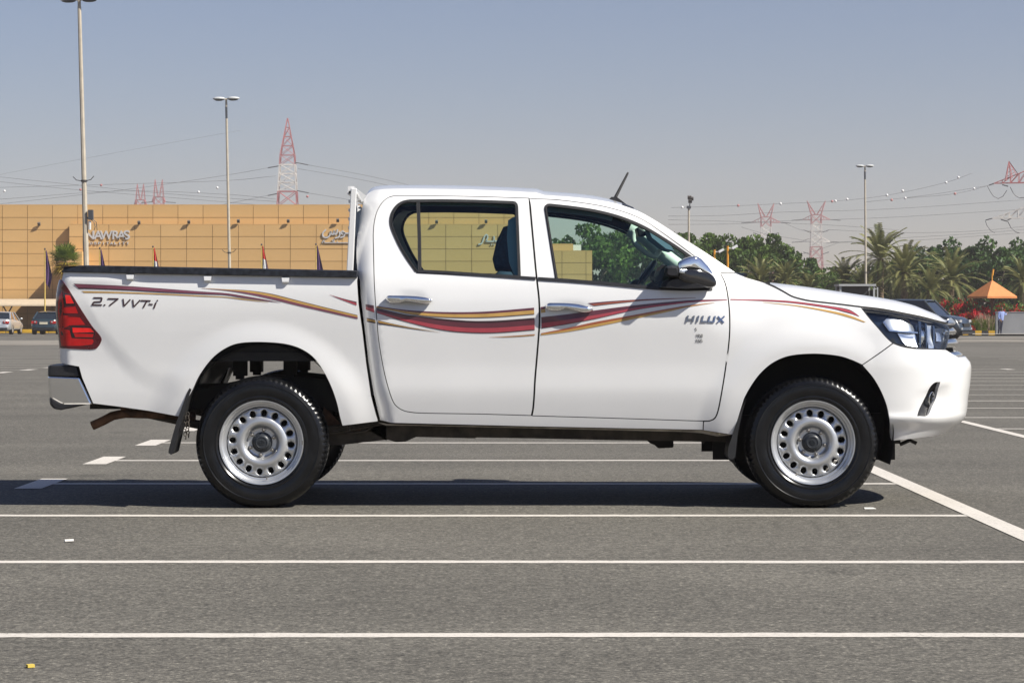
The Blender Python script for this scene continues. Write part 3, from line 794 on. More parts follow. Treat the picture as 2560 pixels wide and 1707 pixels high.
# grille between the headlights
gz0, gz1 = zt_c - .01, ZP((0, 720 + 345 / 3.919), 14.47)
ug = uz(SB, q('I', (975, 500)))[0][0]
for sgn in (-1, 1):
    g = panel('grille', SB, [(ug - .05, gz0 - .03), (U1, gz0 - .03), (U1, gz1 + .01), (ug - .05, gz1 + .01)], 'gap_black', truck, (), sgn, .005, -.05, .04)
    for y0, y1 in ((378, 448), (492, 572), (612, 668)):
        za, zb = ZP((0, 720 + y1 / 3.919), 14.47), ZP((0, 720 + y0 / 3.919), 14.47)
        panel('grille_bar', SB, [(ug + .01, za), (U1, za), (U1, zb), (ug + .01, zb)], 'chrome', g, (), sgn, .03, -.006, .03, bulge=lambda V, a=za, b=zb: -.014 * ((V[:, 1] - (a + b) / 2) / ((b - a) / 2)) ** 2)
# fog lamp details on both sides
for sgn in (-1, 1):
    mb = MB(); c = uz(SB, q('I', (835, 1085))); p, n_ = surf_pn(SB, c); p = place(p - n_ * .012, sgn)[0]
    nd = Vector((n_[0][0], sgn * n_[0][1], n_[0][2])); mb.bar(p, Vector(p) - nd * .02, .035, 20); mb.build('fog_lamp', 'lens_glass', truck, True, TOFF)
    mb = MB(); ring = []
    e1 = nd.cross(Vector((0, 0, 1))).normalized(); e2 = nd.cross(e1)
    ring = [Vector(p) + (e1 * math.cos(t) * .022 + e2 * math.sin(t) * .037) for t in np.linspace(0, 2 * math.pi, 20, endpoint=False)]
    mb.tube(ring, .004, 6, closed=True)
    for k in (-.022, 0, .02): mb.bar(Vector(p) + e2 * k - e1 * .005, Vector(p) + e2 * k - e1 * .035, .003, 5)
    mb.build('fog_lamp_ring', 'chrome', truck, True, TOFF)

# ---- roof, windscreen and back of the cab: one edge curve swept across the cab
edge = np.vstack([UZ(SB, cab_rear[::-1]), UZ(SB, cab_top)[1:], UZ(SB, sp('J', (128, 385), (200, 410), n=3))[1:]])
ep, en = surf_pn(SB, edge)
ep = ep - en * .004
tan = np.gradient(ep[:, [0, 2]], axis=0); tan /= np.linalg.norm(tan, axis=1, keepdims=True)
onrm = np.stack([-tan[:, 1], tan[:, 0]], 1)   # outward in the x-z plane
kx = np.arange(len(ep))
i_roof0 = int(np.argmax(ep[:, 2] > ep[:, 2].max() - .10)); hx = uz(SB, q('Q', (1180, 115)))[0][0]
i_head = int(np.argmax((ep[:, 0] > hx) & (ep[:, 2] > 1.2)))
def sweep(name, i0, i1, t0, t1, m, parent, drop=0.0, n=17, smooth=True):
    ts = np.linspace(t0, t1, n); V = []; Fc = []
    for i in range(i0, i1 + 1):
        cr = np.interp(i, [0, i_roof0, i_roof0 + 8, i_head - 4, i_head + 6, len(ep) - 1], [.015, .02, .05, .05, .03, .03])
        for t in ts:
            k = cr * (1 - abs(t) ** 2.3) - drop
            V.append((ep[i, 0] + onrm[i, 0] * k, YC + t * ep[i, 1], ep[i, 2] + onrm[i, 1] * k))
    for i in range(i1 - i0):
        for j in range(n - 1): Fc.append((i * n + j, i * n + j + 1, (i + 1) * n + j + 1, (i + 1) * n + j))
    o = mk(name, V, Fc, m, parent, smooth, TOFF)
    return o
roof = sweep('roof', i_roof0, i_head, -1, 1, PW, truck, n=33)
sweep('headliner', i_roof0 + 2, i_head, -.97, .97, 'headliner', truck, .045, 17)
zb0 = 1.40; iw0 = int(np.argmax(ep[:, 2] > zb0)); iw1 = i_roof0 - 2
back = sweep('cab_back', 0, iw0, -1, 1, PW, truck, n=9)
sweep('cab_back_top', iw1, i_roof0, -1, 1, PW, back, n=17)
for s in (-1, 1): sweep('cab_back_side', iw0, iw1, *sorted((s * 1.0, s * .82)), PW, back, n=4)
sweep('rear_window', iw0, iw1, -.82, .82, 'cab_glass', truck, .004, 9)
ws = sweep('windshield', i_head, len(ep) - 1, -.93, .93, 'cab_glass', truck, .003, 17)
for s in (-1, 1): sweep('pillar_edge', i_head, len(ep) - 1, *sorted((s * 1.0, s * .93)), PW, ws, 0, 4)
sweep('windshield_band', i_head, i_head + 2, -.93, .93, 'black_plastic', ws, -.002, 17)
# cowl + wipers
mb = MB()
e = ep[-1]; mb.box((e[0] + .06, YC, e[2] - .045), (.16, 2 * e[1] * .97, .04)); 
mb.tube([(e[0] + .02, YC - .55, e[2] + .015), (e[0] - .05, YC - .1, e[2] + .035), (e[0] - .08, YC + .2, e[2] + .045)], .011, 6)
mb.build('cowl', 'black_plastic', truck, False, TOFF)
# ---- hood
he = np.vstack([UZ(SB, hood_edge), UZ(SB, hood_edge2)[1:]])
zl = he[-1][1]
front = np.array([(u, zl) for u in np.linspace(he[-1][0] + .05, U1 - .01, 14)])
he = np.vstack([he, front]); hp_, hn = surf_pn(SB, he); hp_ = hp_ + hn * .001
sil = np.array(sp('J', (330, 445), (450, 457), (600, 475), (800, 502), (1000, 532), (1200, 562), (1350, 588), (1500, 625), (1600, 662), (1700, 700), (1765, 738)))
sx = np.array([XP(p, 14.32) for p in sil]); sz = np.array([ZP(p, 14.32) for p in sil])
nh = len(hp_); ts = np.concatenate([np.linspace(0, .3, 12), np.linspace(.35, 1, 12)]); V = []; Fc = []
lead = sstep(nh - 20, nh - 1, np.arange(nh))
for i in range(nh):
    x0, w0, z0 = hp_[i]
    xc = x0 + (1 - lead[i]) * .02
    zc_ = np.interp(x0, sx, sz) if i < nh - 14 else np.interp(x0, [sx[-1], XF(zl)], [sz[-1], z0 + .004])
    zc_ = max(zc_, z0)
    for t in ts:
        V.append((x0 + (xc - x0) * t, -w0 * (1 - t), z0 + (zc_ - z0) * (1 - (1 - min(t / .42, 1)) ** 2.2)))
V = np.array(V); nt = len(ts)
for s in (-1, 1):
    W = V.copy(); W[:, 1] = YC + (W[:, 1] if s < 0 else -W[:, 1])
    Fc = [(i * nt + j, i * nt + j + 1, (i + 1) * nt + j + 1, (i + 1) * nt + j) for i in range(nh - 1) for j in range(nt - 1)]
    o = mk('hood', W, Fc, PW, truck, True, TOFF)
    md = o.modifiers.new('thick', 'SOLIDIFY'); md.thickness = .012; md.offset = -1 if s > 0 else 1
for sgn in (-1, 1):
    panel('hood_garnish', SB, UZ(SB, q('I', (972, 342), (982, 300), (1000, 292), (1022, 312), (1042, 338), (1044, 347))), 'chrome', truck, (), sgn, .012, .006, .02)

# ---- handles, mirrors, antenna
def bun(name, out_px, layers, m, parent, sgn, smooth=True, taper=0.0):
    """rounded solid: an outline repeated at several half widths, scaled about its centre"""
    P = fair(np.vstack([out_px, out_px[:1]]), 49)[:-1]; V = []; n = len(P)
    for w, k in layers:
        Z = YC - w
        X = (P[:, 0] - 1280) / F_PX * Z; z = CAM_H - (P[:, 1] - HZ) / F_PX * Z
        c = np.array([X.mean(), z.mean()])
        xn = (X - X.min()) / (X.max() - X.min() + 1e-9)
        for a, b, t in zip(X, z, xn):
            ww = .905 + (w - .905) * (1.12 - taper * (t * k + (1 - k) * .5)) if w > .905 else w
            V.append((c[0] + (a - c[0]) * k, YC + sgn * (ww if taper else w), c[1] + (b - c[1]) * k))
    Fc = [(l * n + i, l * n + (i + 1) % n, (l + 1) * n + (i + 1) % n, (l + 1) * n + i) for l in range(len(layers) - 1) for i in range(n)]
    Fc += [tuple(range(n)), tuple(range((len(layers) - 1) * n, len(layers) * n))]
    mb = MB(); mb.add(V, Fc)
    o = mb.build(name, m, parent, False, TOFF); smooth_by_angle(o, 50) if smooth else None
    return o
cap_px = path(sp('D', (1622, 955), (1632, 892), (1690, 852), (1780, 828), (1850, 838), (1905, 885), (1965, 955), (2003, 1018), n=5), sp('D', (2003, 1018), (1930, 978), (1860, 957), (1760, 944), (1690, 940), (1622, 955), n=4))
low_px = path(sp('D', (1622, 957), (1760, 946), (1870, 962), (1985, 1015), (2030, 1085), (2026, 1130), (1985, 1150), (1900, 1150), (1800, 1128), (1700, 1098), (1632, 1062), (1618, 1000), (1622, 957), n=4))
for sgn in (-1, 1):
    sm = empty('side_mirror', (0, 0, 0)); sm.parent = truck
    bun('mirror_cap', cap_px, [(0.9050, .90), (0.9168, .98), (0.9356, 1.0), (0.9592, 1.0), (0.9757, .985), (0.9875, .94), (0.9950, .86), (0.9992, .74), (1.0025, .5), (1.0040, .2)], 'chrome', sm, sgn, True, .75)
    bun('mirror_housing', low_px, [(0.9000, .92), (0.9168, .98), (0.9356, .995), (0.9592, .99), (0.9733, .97), (0.9851, .92), (0.9922, .84), (0.9960, .70), (0.9988, .45), (0.9997, .2)], 'gloss_black', sm, sgn, True, .75)
    bun('turn_signal', np.array(q('D', (1640, 962), (1740, 962), (1850, 995), (1890, 1010), (1885, 1040), (1780, 1020), (1640, 1000))), [(0.9780, 1.0), (0.9960, .98), (0.9988, .9), (1.0002, .7)], 'reflector', sm, sgn, True, .75)
    bun('turn_signal_lens', np.array(q('D', (1640, 962), (1740, 962), (1850, 995), (1890, 1010), (1885, 1040), (1780, 1020), (1640, 1000))), [(0.9922, 1.0), (0.9988, .99), (1.0016, .93), (1.0030, .7)], 'signal_glass', sm, sgn, True, .75)
    bun('mirror_arm', np.array(q('D', (1485, 985), (1500, 935), (1560, 920), (1640, 930), (1660, 1000), (1640, 1050), (1560, 1050), (1500, 1030))), [(.80, .9), (.88, 1), (.93, 1), (.99, .9), (1.02, .6)], 'black_plastic', sm, sgn)
    bun('mirror_base', np.array(q('D', (1440, 1150), (1470, 1090), (1540, 1050), (1660, 1040), (1900, 1120), (1985, 1148), (1700, 1165))), [(.82, 1), (.90, 1), (.95, .9), (.975, .75)], 'black_plastic', sm, sgn)
    bun('mirror_face', np.array(q('D', (1390, 1100), (1385, 1020), (1410, 950), (1470, 910), (1510, 920), (1450, 960), (1425, 1030), (1430, 1120))), [(.78, 1), (.84, .95)], 'black_plastic', sm, sgn)
for k, (zm, pts) in enumerate((('O', [(718, 120), (722, 92), (750, 84), (900, 84), (1050, 90), (1150, 102), (1215, 118), (1232, 132), (1215, 155), (1150, 168), (1080, 160), (1010, 150), (900, 142), (860, 160), (760, 160), (730, 145)]),
                               ('Q', [(512, 1030), (518, 1000), (550, 990), (680, 990), (790, 997), (860, 1010), (925, 1028), (938, 1045), (920, 1062), (860, 1070), (800, 1060), (720, 1040), (650, 1032), (620, 1056), (560, 1056), (525, 1048)]))):
    for sgn in (-1, 1):
        hp0 = path(sp(zm, *pts, n=3)); hp0[:, 1] = hp0[:, 1].mean() + (hp0[:, 1] - hp0[:, 1].mean()) * 1.15
        hd = bun('door_handle', hp0, [(.895, .86), (.905, .96), (.918, 1.0), (.930, .98), (.940, .90), (.946, .74), (.949, .4)], 'chrome', truck, sgn)
mb = MB()
a = px(*q('D', (975, 240))[0], YC - .1); b = px(*q('F0', (1443, 396))[0], YC - .1)
mb.bar(a, b, .008, 8, r2=.005)
for i in range(26):
    t = .06 + .92 * i / 26; p = Vector(a).lerp(Vector(b), t); d = (Vector(b) - Vector(a)).normalized() * .004; mb.bar(p - d, p + d, .0105 - .004 * t, 8)
an = mb.build('antenna', 'black_rubber', truck, True, TOFF)
mb = MB(); mb.prism([(a[0] - .06, a[2] - .03), (a[0] - .02, a[2] + .012), (a[0] + .012, a[2] + .012), (a[0] + .10, a[2] - .055), (a[0] + .02, a[2] - .07)], a[1] - .03, a[1] + .03); mb.build('antenna_base', 'black_plastic', an, False, TOFF)

# ---- cargo bed: floor, liner, rails, hooks, tailgate, head rack
zrail = lambda x: np.interp(x, [-2.5, -0.7], [ZP(q('A', (600, 705))[0], 14.02), ZP(q('B', (1765, 1018))[0], 14.02)])
xb0, xb1 = -2.50, -.885
mb = MB()
mb.box(((xb0 + xb1) / 2, YC, .845), (xb1 - xb0, 1.66, .05))
mb.box((xb1 - .015, YC, 1.06), (.03, 1.6, .45))
for s in (-1, 1): mb.box(((xb0 + xb1) / 2, YC + s * .80, 1.065), (xb1 - xb0 - .05, .04, .46))
for s in (-1, 1): mb.box((XWR, YC + s * .68, .95), (.9, .22, .18))
mb.build('bed_liner', 'under_black', truck, False, TOFF)
for s in (-1, 1):
    mb = MB(); n = 24; V = []; 
    for i in range(n + 1):
        x = xb0 + .0 + (xb1 + .02 - xb0) * i / n; zc = float(zrail(x)); tpr = 1 - .35 * max(0, 1 - i / 2)
        for w, z in ((.80, -.019), (.915 - (.012 if i == 0 else 0), -.020), (.919 - (.012 if i == 0 else 0), -.016), (.919 - (.03 if i == 0 else 0), .015 * tpr), (.910, .0215 * tpr - (.004 if i == 0 else 0)), (.80, .0225 * tpr)):
            V.append((x - (0.012 * (1 - (z > 0))) if i == 0 else x, YC + s * w, zc + z))
    Fc = [(i * 6 + j, i * 6 + (j + 1) % 6, (i + 1) * 6 + (j + 1) % 6, (i + 1) * 6 + j) for i in range(n) for j in range(6)] + [tuple(range(6)), tuple(range(n * 6, n * 6 + 6))]
    mb.add(V, Fc); smooth_by_angle(mb.build('bed_rail', 'rail_black', truck, False, TOFF), 40)
    for p in (q('N', (1003, 20)), q('N', (2115, 30)), q('B', (957, 1040))):
        X = XP(p[0], 14.0); z0 = float(zrail(X)) - .016
        mb = MB(); V = []
        for z, hw, w in ((z0, .022, .895), (z0 - .012, .0215, .915), (z0 - .034, .018, .917), (z0 - .042, .015, .910)):
            for dx, ww in ((-hw, w), (hw, w), (hw, .885), (-hw, .885)): V.append((X + dx, YC + s * ww, z))
        mb.add(V, [(l * 4 + i, l * 4 + (i + 1) % 4, l * 4 + 4 + (i + 1) % 4, l * 4 + 4 + i) for l in range(3) for i in range(4)] + [(0, 1, 2, 3), (12, 13, 14, 15)])
        mb.build('rope_hook', PW, truck, False, TOFF)
mb = MB(); xt = float(XRR(1.0)); mb.prism([(xt + .006, .80), (xt - .004, 1.0), (xt + .0, 1.2), (xt + .02, 1.31), (xt + .06, 1.315), (xt + .06, .80)], YC - .74, YC + .74)
tg = mb.build('tailgate', PW, truck, False, TOFF); bevel(tg, .012)
mb = MB(); mb.box((xt - .012, YC, 1.17), (.02, .26, .07)); mb.build('tailgate_handle', 'chrome', tg, False, TOFF)
mb = MB(); mb.box((xt + .06, YC, .72), (.06, 1.5, .18)); mb.build('rear_valance', PW, truck, False, TOFF)
# head rack
mat('rack_navy', (0.030, 0.045, 0.070), 0.5, var=0.2)
rk = empty('head_rack'); rk.parent = truck
def rp(x, y, w): p = px(x, y, YC - w); return (p[0], p[2])
for s in (-1, 1):
    w0 = .80
    tl_, tr, br, bl = [rp(*p, w0) for p in q('B', (1690, 50), (1755, 50), (1714, 1000), (1640, 1000))]
    mb = MB(); mb.prism([tl_, tr, br, bl], YC + s * w0, YC + s * (w0 - .04)); bevel(mb.build('rack_post', PW, rk, False, TOFF), .004)
    mb = MB(); t1, t2, t3, t4 = [rp(*p, w0 - .06) for p in q('B', (1755, 95), (1772, 92), (1830, 195), (1815, 205))]
    mb.prism([t1, t2, t3, t4], YC + s * (w0 - .02), YC + s * (w0 - .05)); mb.build('rack_stay', PW, rk, False, TOFF)
    mb = MB()
    for i in range(5):
        a0 = q('B', (1752 + i * 3, 120 + i * 38))[0]; pts = [rp(*p, w0 - .03) for p in ((a0[0], a0[1]), (a0[0] + 10 - i * .4, a0[1] + 3), (a0[0], a0[1] + 9))]
        mb.prism(pts, YC + s * (w0 - .03), YC + s * (w0 - .034))
    mb.build('rack_tooth_plate', PW, rk, False, TOFF)
    mb = MB(); c = rp(*q('B', (1672, 92))[0], w0); mb.bar((c[0] - .004, YC + s * (w0 - .02), c[1]), (c[0] + .012, YC + s * (w0 - .02), c[1]), .007, 8); mb.build('rack_bolt', 'frame_steel', rk, False, TOFF)
tl_, tr = [rp(*p, .5) for p in q('B', (1690, 52), (1757, 52))]
mb = MB(); mb.prism([tl_, tr, (tr[0] - .002, tr[1] - .045), (tl_[0] - .002, tl_[1] - .045)], YC - .765, YC + .765); mb.build('rack_top_bar', PW, rk, False, TOFF)
mb = MB(); mb.prism([rp(*p, .7) for p in q('B', (1748, 262), (1778, 240), (1800, 285), (1775, 560), (1766, 800), (1762, 1000), (1714, 1000), (1735, 560))], YC - .72, YC + .72); mb.build('rack_board', 'rack_navy', rk, False, TOFF)
for i in range(7):
    zz = 1.42 + .05 * i; xx = np.interp(zz, [1.30, 1.80], [bl[0], tl_[0]]) + .010
    mb = MB(); mb.box((xx, YC, zz), (.012, 1.52, .016)); mb.build('rack_slat', PW, rk, False, TOFF)

# ---- rear bumper
mb = MB()
def rb(pts, ws, name, m, par=truck, bl=None):
    """bumper piece: side outline at the corner, carried across to the other side"""
    P = np.array(pts); mb = MB(); V = []; n = len(P)
    st = [(-1, .0), (-.97, .0), (-.5, -.03), (.5, -.03), (.97, 0), (1, 0)]
    for t, dx in st:
        k = .0 if abs(t) < 1 else .012
        for x, y in P:
            p = px(x, y, YC - .865); V.append((p[0] + dx * (1 if x < 160 else 0) + k * (1 if x < 160 else -1), YC + t * .865, p[2]))
    Fc = [(l * n + i, l * n + (i + 1) % n, (l + 1) * n + (i + 1) % n, (l + 1) * n + i) for l in range(len(st) - 1) for i in range(n)] + [tuple(range(n)), tuple(range((len(st) - 1) * n, len(st) * n))]
    mb.add(V, Fc); o = mb.build(name, m, par, False, TOFF); bevel(o, .008, 2); return o
bmpr = rb(q('F', (97, 1000), (402, 1010), (516, 1250), (230, 1252), (190, 1235), (110, 1190), (104, 1130)), 0, 'rear_bumper', 'chrome')
rb(q('F', (100, 905), (112, 902), (372, 905), (400, 1003), (97, 1001)), 0, 'bumper_step', 'black_plastic', bmpr)
rb(q('F', (112, 1188), (200, 1240), (440, 1250), (300, 1285), (210, 1300), (150, 1290), (115, 1250)), 0, 'bumper_underside', 'black_plastic', bmpr)

# ---- wheels
def make_wheel(name):
    w = empty(name); hw = .112
    # tyre: outer face towards -y
    prof = [(.236, -.100), (.243, -.108), (.250, -.1115), (.2525, -.1145), (.258, -.1150), (.262, -.1135), (.275, -.117), (.300, -.1185), (.318, -.1165), (.3215, -.1185), (.326, -.1180), (.329, -.1145), (.338, -.111), (.346, -.106), (.354, -.100), (.3595, -.094), (.3655, -.082), (.3695, -.068), (.3705, -.062), (.3630, -.061), (.3630, -.053), (.3712, -.052),
            (.3722, -.026), (.3722, -.024), (.3640, -.023), (.3640, -.015), (.3724, -.014), (.3724, .014), (.3640, .015), (.3640, .023), (.3722, .024), (.3712, .052), (.3630, .053), (.3630, .061), (.3705, .062), (.3655, .082), (.3595, .094),
            (.346, .106), (.305, .118), (.275, .117), (.236, .100), (.215, .09), (.215, -.09)]
    n = 216; mb = MB(); V = []; k = len(prof); Fc = []
    for i in range(n):
        t = 2 * math.pi * i / n; ca, sa = math.cos(t), math.sin(t)
        for j, (r, h) in enumerate(prof):
            if j in (13, 14, 15, 16, 17, 33, 34, 35, 36) and i % 3 == 0: r -= .0065 if j in (14, 15, 16, 34, 35) else .003
            if j in (21, 22, 30, 31) and i % 3 == 1: r -= .005
            zz = r * sa
            V.append((r * ca, h, max(zz, -.366)))
    for i in range(n):
        a, b = i * k, ((i + 1) % n) * k
        for j in range(k): Fc.append((a + j, a + (j + 1) % k, b + (j + 1) % k, b + j))
    mb.add(V, Fc); ty = mb.build('tyre', 'tyre_rubber', w); smooth_by_angle(ty, 28)
    # rim barrel + flange
    mb = MB(); mb.lathe([(.2365, -.098), (.2375, -.106), (.2345, -.111), (.2285, -.110), (.2265, -.100), (.2235, -.096), (.218, -.094), (.2145, -.090), (.2125, -.078), (.2095, -.074), (.2020, -.072), (.1985, -.066), (.1970, -.03), (.195, .08), (.232, .09), (.2365, .10)], (0, 0, 0), n=96)
    rim = mb.build('rim', 'steel_wheel', w); smooth_by_angle(rim, 30)
    # disc with ventilation holes
    HR = .1645; holes = []
    for i in range(16):
        t = 2 * math.pi * (i + .5) / 16 + .12
        holes.append(np.array([(HR * math.cos(t) + (.0162 * math.cos(s) * -math.sin(t) + .0200 * math.sin(s) * math.cos(t)), HR * math.sin(t) + (.0162 * math.cos(s) * math.cos(t) + .0200 * math.sin(s) * math.sin(t))) for s in np.linspace(0, 2 * math.pi, 16, endpoint=False)]))
    circ = lambda r, m: np.array([(r * math.cos(t), r * math.sin(t)) for t in np.linspace(0, 2 * math.pi, m, endpoint=False)])
    V2, T2 = cdt(circ(.1985, 120), holes + [circ(.040, 40)], .0105)
    rr = np.hypot(V2[:, 0], V2[:, 1])
    dp = table([.0, .06, .082, .086, .094, .104, .116, .128, .140, .150, .178, .186, .192, .199], [.052, .052, .052, .055, .072, .083, .087, .085, .078, .073, .071, .071, .064, .050], .0028, 0, .3)
    yy = -dp(rr)
    hd = np.min([np.hypot(V2[:, 0] - h[:, 0].mean(), V2[:, 1] - h[:, 1].mean()) for h in holes], axis=0)
    yy = yy + .004 * (1 - sstep(.016, .024, hd))
    o = mk('wheel_disc', np.stack([V2[:, 0], yy, V2[:, 1]], 1), T2, 'steel_wheel', w, True)
    md = o.modifiers.new('thick', 'SOLIDIFY'); md.thickness = .005; md.offset = 0
    mb = MB(); mb.lathe([(.058, -.052), (.0575, -.060), (.052, -.066), (.0435, -.068), (.0415, -.082), (.036, -.087), (.030, -.088), (.0285, -.0855), (.0, -.0855)], (0, 0, 0), n=48)
    hc = mb.build('hub_cap', 'hub_plastic', w); smooth_by_angle(hc, 35)
    mb = MB()
    for rx, rz_ in ((.0175, .0115), (.0075, .0115), (.014, .0052)):
        mb.tube([(rx * math.cos(t), -.0865, rz_ * math.sin(t) + (.0045 if rx == .014 else 0)) for t in np.linspace(0, 2 * math.pi, 24, endpoint=False)], .0016, 5, closed=True)
    mb.build('hub_emblem', 'hub_plastic', hc)
    for i in range(6):
        t = 2 * math.pi * i / 6 + math.pi / 2 - .12; c = (.0700 * math.cos(t), -.052, .0700 * math.sin(t))
        mb = MB(); mb.bar(c, (c[0], -.068, c[2]), .0115, 6); mb.ellipsoid((c[0], -.068, c[2]), (.0085, .010, .0085), 10, 6); mb.build('lug_nut', 'nut_metal', w)
    mb = MB(); mb.bar((0.03, -.09, -.205), (0.028, -.10, -.192), .004, 8); mb.build('valve', 'nut_metal', w)
    mb = MB(); mb.lathe([(.0, .0), (.17, .0), (.17, .03), (.0, .03)], (0, 0, 0), n=40); mb.build('brake_drum', 'under_black', w)
    mb = MB(); mb.box((.2305, -.111, 0), (.006, .006, .022), rot=Matrix.Rotation(0, 3, 'Y')); mb.build('balance_weight', 'nut_metal', w)
    return w
mat('tyre_rubber', (0.0055, 0.0058, 0.0068), 0.24, var=0.4, scale=16, spec=0.42)
def copy_tree(o, parent=None):
    c = o.copy(); COL.objects.link(c); c.parent = parent
    for ch in list(o.children): copy_tree(ch, c)
    return c
w0 = make_wheel('wheel'); w0.parent = truck
TW = .7675
for i, (x, s, rot) in enumerate(((XWR, -1, 0.0), (XWF, -1, .62), (XWR, 1, 0.3), (XWF, 1, 1.1))):
    w = w0 if i == 0 else copy_tree(w0, truck)
    w.location = (x - TOFF[0], s * TW, .366)
    w.rotation_euler = (0, 0, 0 if s < 0 else math.pi)
    for ch in w.children:
        if ch.name.split('.')[0] != 'tyre': ch.rotation_euler = (0, rot, 0)

# ---- underbody
ch = empty('chassis'); ch.parent = truck
L_ = lambda *p: [(XP(a, 14.45), ZP(a, 14.45)) for a in q('L', *p)]
fr = L_((0, 60), (300, 80), (470, 100), (2120, 122), (2290, 140), (2250, 190), (2130, 185), (2120, 200), (2105, 186), (1970, 183), (1600, 178), (1150, 168), (840, 163), (830, 168), (500, 160), (440, 186), (390, 190), (340, 175), (70, 206), (0, 205))
for s in (-1, 1):
    mb = MB(); mb.prism(fr, YC + s * .40, YC + s * .52); mb.build('frame_rail', 'frame_steel', ch, False, TOFF)
    mb = MB(); mb.prism([(-2.42, .64), (-1.75, .66), (-1.4, .74), (-1.0, .70), (-.72, .48), (-.72, .36), (-1.0, .52), (-1.4, .62), (-1.75, .54), (-2.42, .54)], YC + s * .42, YC + s * .52); mb.build('frame_rail', 'under_black', ch, False, TOFF)
    mb = MB(); mb.prism([(.75, .46), (1.2, .5), (2.3, .52), (2.33, .40), (1.2, .38), (.75, .36)], YC + s * .40, YC + s * .50); mb.build('frame_rail', 'under_black', ch, False, TOFF)
    mb = MB()
    for k in range(4): mb.tube([(-2.15, YC + s * .57, .55 - .012 * k), (-1.8, YC + s * .57, .47 - .01 * k), (-1.4, YC + s * .57, .42 - .012 * k), (-1.0, YC + s * .57, .44 - .01 * k), (-.72, YC + s * .57, .50 - .012 * k)], .012, 6)
    mb.build('leaf_spring', 'frame_steel', ch, False, TOFF)
    for gx in ((655, 290), (1065, 275)):
        p = px(*q('G', gx)[0], 14.45); mb = MB(); mb.box((p[0], YC + s * .46, p[2] - .0), (.075, .09, .14)); mb.box((p[0], YC + s * .48, p[2] - .075), (.045, .06, .03)); mb.build('body_mount', 'under_black', ch, False, TOFF)
    # inner arch liners
    mb = MB(); n = 20; V = []
    for i in range(n + 1):
        t = math.pi * (-.10 + 1.2 * i / n); r = .455
        for w_ in (.865, .42): V.append((XWF + r * math.cos(t) * 1.0, YC + s * w_, .40 + r * 1.12 * math.sin(t)))
    mb.add(V, [(2 * i, 2 * i + 1, 2 * i + 3, 2 * i + 2) for i in range(n)])
    mb.box((XWF, YC + s * .43, .62), (1.05, .02, .75)); mb.build('front_arch_liner', 'gap_black', ch, False, TOFF)
    mb = MB(); V = []
    for i in range(n + 1):
        t = math.pi * (.02 + .96 * i / n)
        for w_ in (.875, .80): V.append((XWR + .02 + .475 * math.cos(t), YC + s * w_, .40 + .515 * math.sin(t)))
    mb.add(V, [(2 * i, 2 * i + 1, 2 * i + 3, 2 * i + 2) for i in range(n)]); mb.build('rear_arch_lip', 'black_plastic', ch, False, TOFF)
    # mud flaps
    G_ = lambda w_, *p: [(XP(a, YC - w_), ZP(a, YC - w_)) for a in q('G', *p)]
    mb = MB(); mb.prism(G_(.8, (320, 372), (300, 440), (250, 560), (215, 690), (170, 830), (128, 1010), (110, 1024), (88, 1010), (90, 985), (150, 770), (190, 660), (240, 520)), YC + s * .90, YC + s * .66); mb.build('mud_flap', 'black_rubber', ch, False, TOFF)
    H_ = lambda w_, *p: [(XP(a, YC - w_), ZP(a, YC - w_)) for a in q('H', *p)]
    mb = MB(); mb.prism(H_(.8, (335, 570), (300, 690), (265, 860), (245, 1045), (225, 1065), (195, 1060), (183, 1035), (190, 960), (215, 890), (262, 740)), YC + s * .885, YC + s * .66); mb.build('mud_flap', 'black_rubber', ch, False, TOFF)
mat('dusty_flange', (0.36, 0.31, 0.235), 0.9, var=0.3, scale=9)
for s in (-1, 1):
    mb = MB(); mb.prism([(XP(p_, 14.1), ZP(p_, 14.1)) for p_ in q('L', (285, 82), (360, 90), (1150, 106), (2118, 124), (2200, 140), (2280, 152), (2200, 158), (2110, 140), (2000, 133), (1150, 113), (470, 98), (330, 97))], YC + s * .835, YC + s * .80); mb.build('sill_flange', 'dusty_flange', ch, False, TOFF)
# gearbox / tank lumps seen below the sill
mb = MB(); mb.prism(L_((1800, 170), (1970, 170), (1972, 238), (1880, 242), (1868, 225), (1830, 210), (1815, 190)), YC - .2, YC + .25); bevel(mb.build('transfer_case', 'under_black', ch, False, TOFF), .01)
mb = MB(); mb.ellipsoid((XP(q('L', (1670, 0))[0], 14.7), YC - .1, .40), (.13, .15, .055)); mb.build('gearbox_pan', 'under_black', ch, True, TOFF)
mb = MB(); mb.bar((XWR, YC - .7, .366), (XWR, YC + .7, .366), .055, 12); mb.ellipsoid((XWR, YC, .366), (.16, .16, .15)); mb.build('rear_axle', 'under_black', ch, True, TOFF)
mb = MB(); mb.bar((XWF, YC - .7, .366), (XWF, YC + .7, .366), .04, 12); mb.box((XWF, YC, .42), (.5, .7, .12)); mb.build('front_axle', 'under_black', ch, True, TOFF)
mb = MB(); mb.box((.95, YC, .50), (2.6, .8, .04)); mb.box((-.55, YC, .52), (.5, 1.2, .06)); mb.build('floor_pan', 'under_black', ch, False, TOFF)
mb = MB(); mb.tube([px(*p, 14.35) for p in q('F', (1420, 1358), (1000, 1335), (800, 1330), (735, 1340), (680, 1352), (600, 1395), (500, 1440))], .026, 14); mb.build('exhaust_pipe', 'rust', ch, True, TOFF)
mb = MB(); p = px(*q('F', (795, 1300))[0], 14.35); mb.box((p[0], p[1], p[2] - .01), (.05, .03, .06)); mb.build('exhaust_hanger', 'rust', ch, False, TOFF)
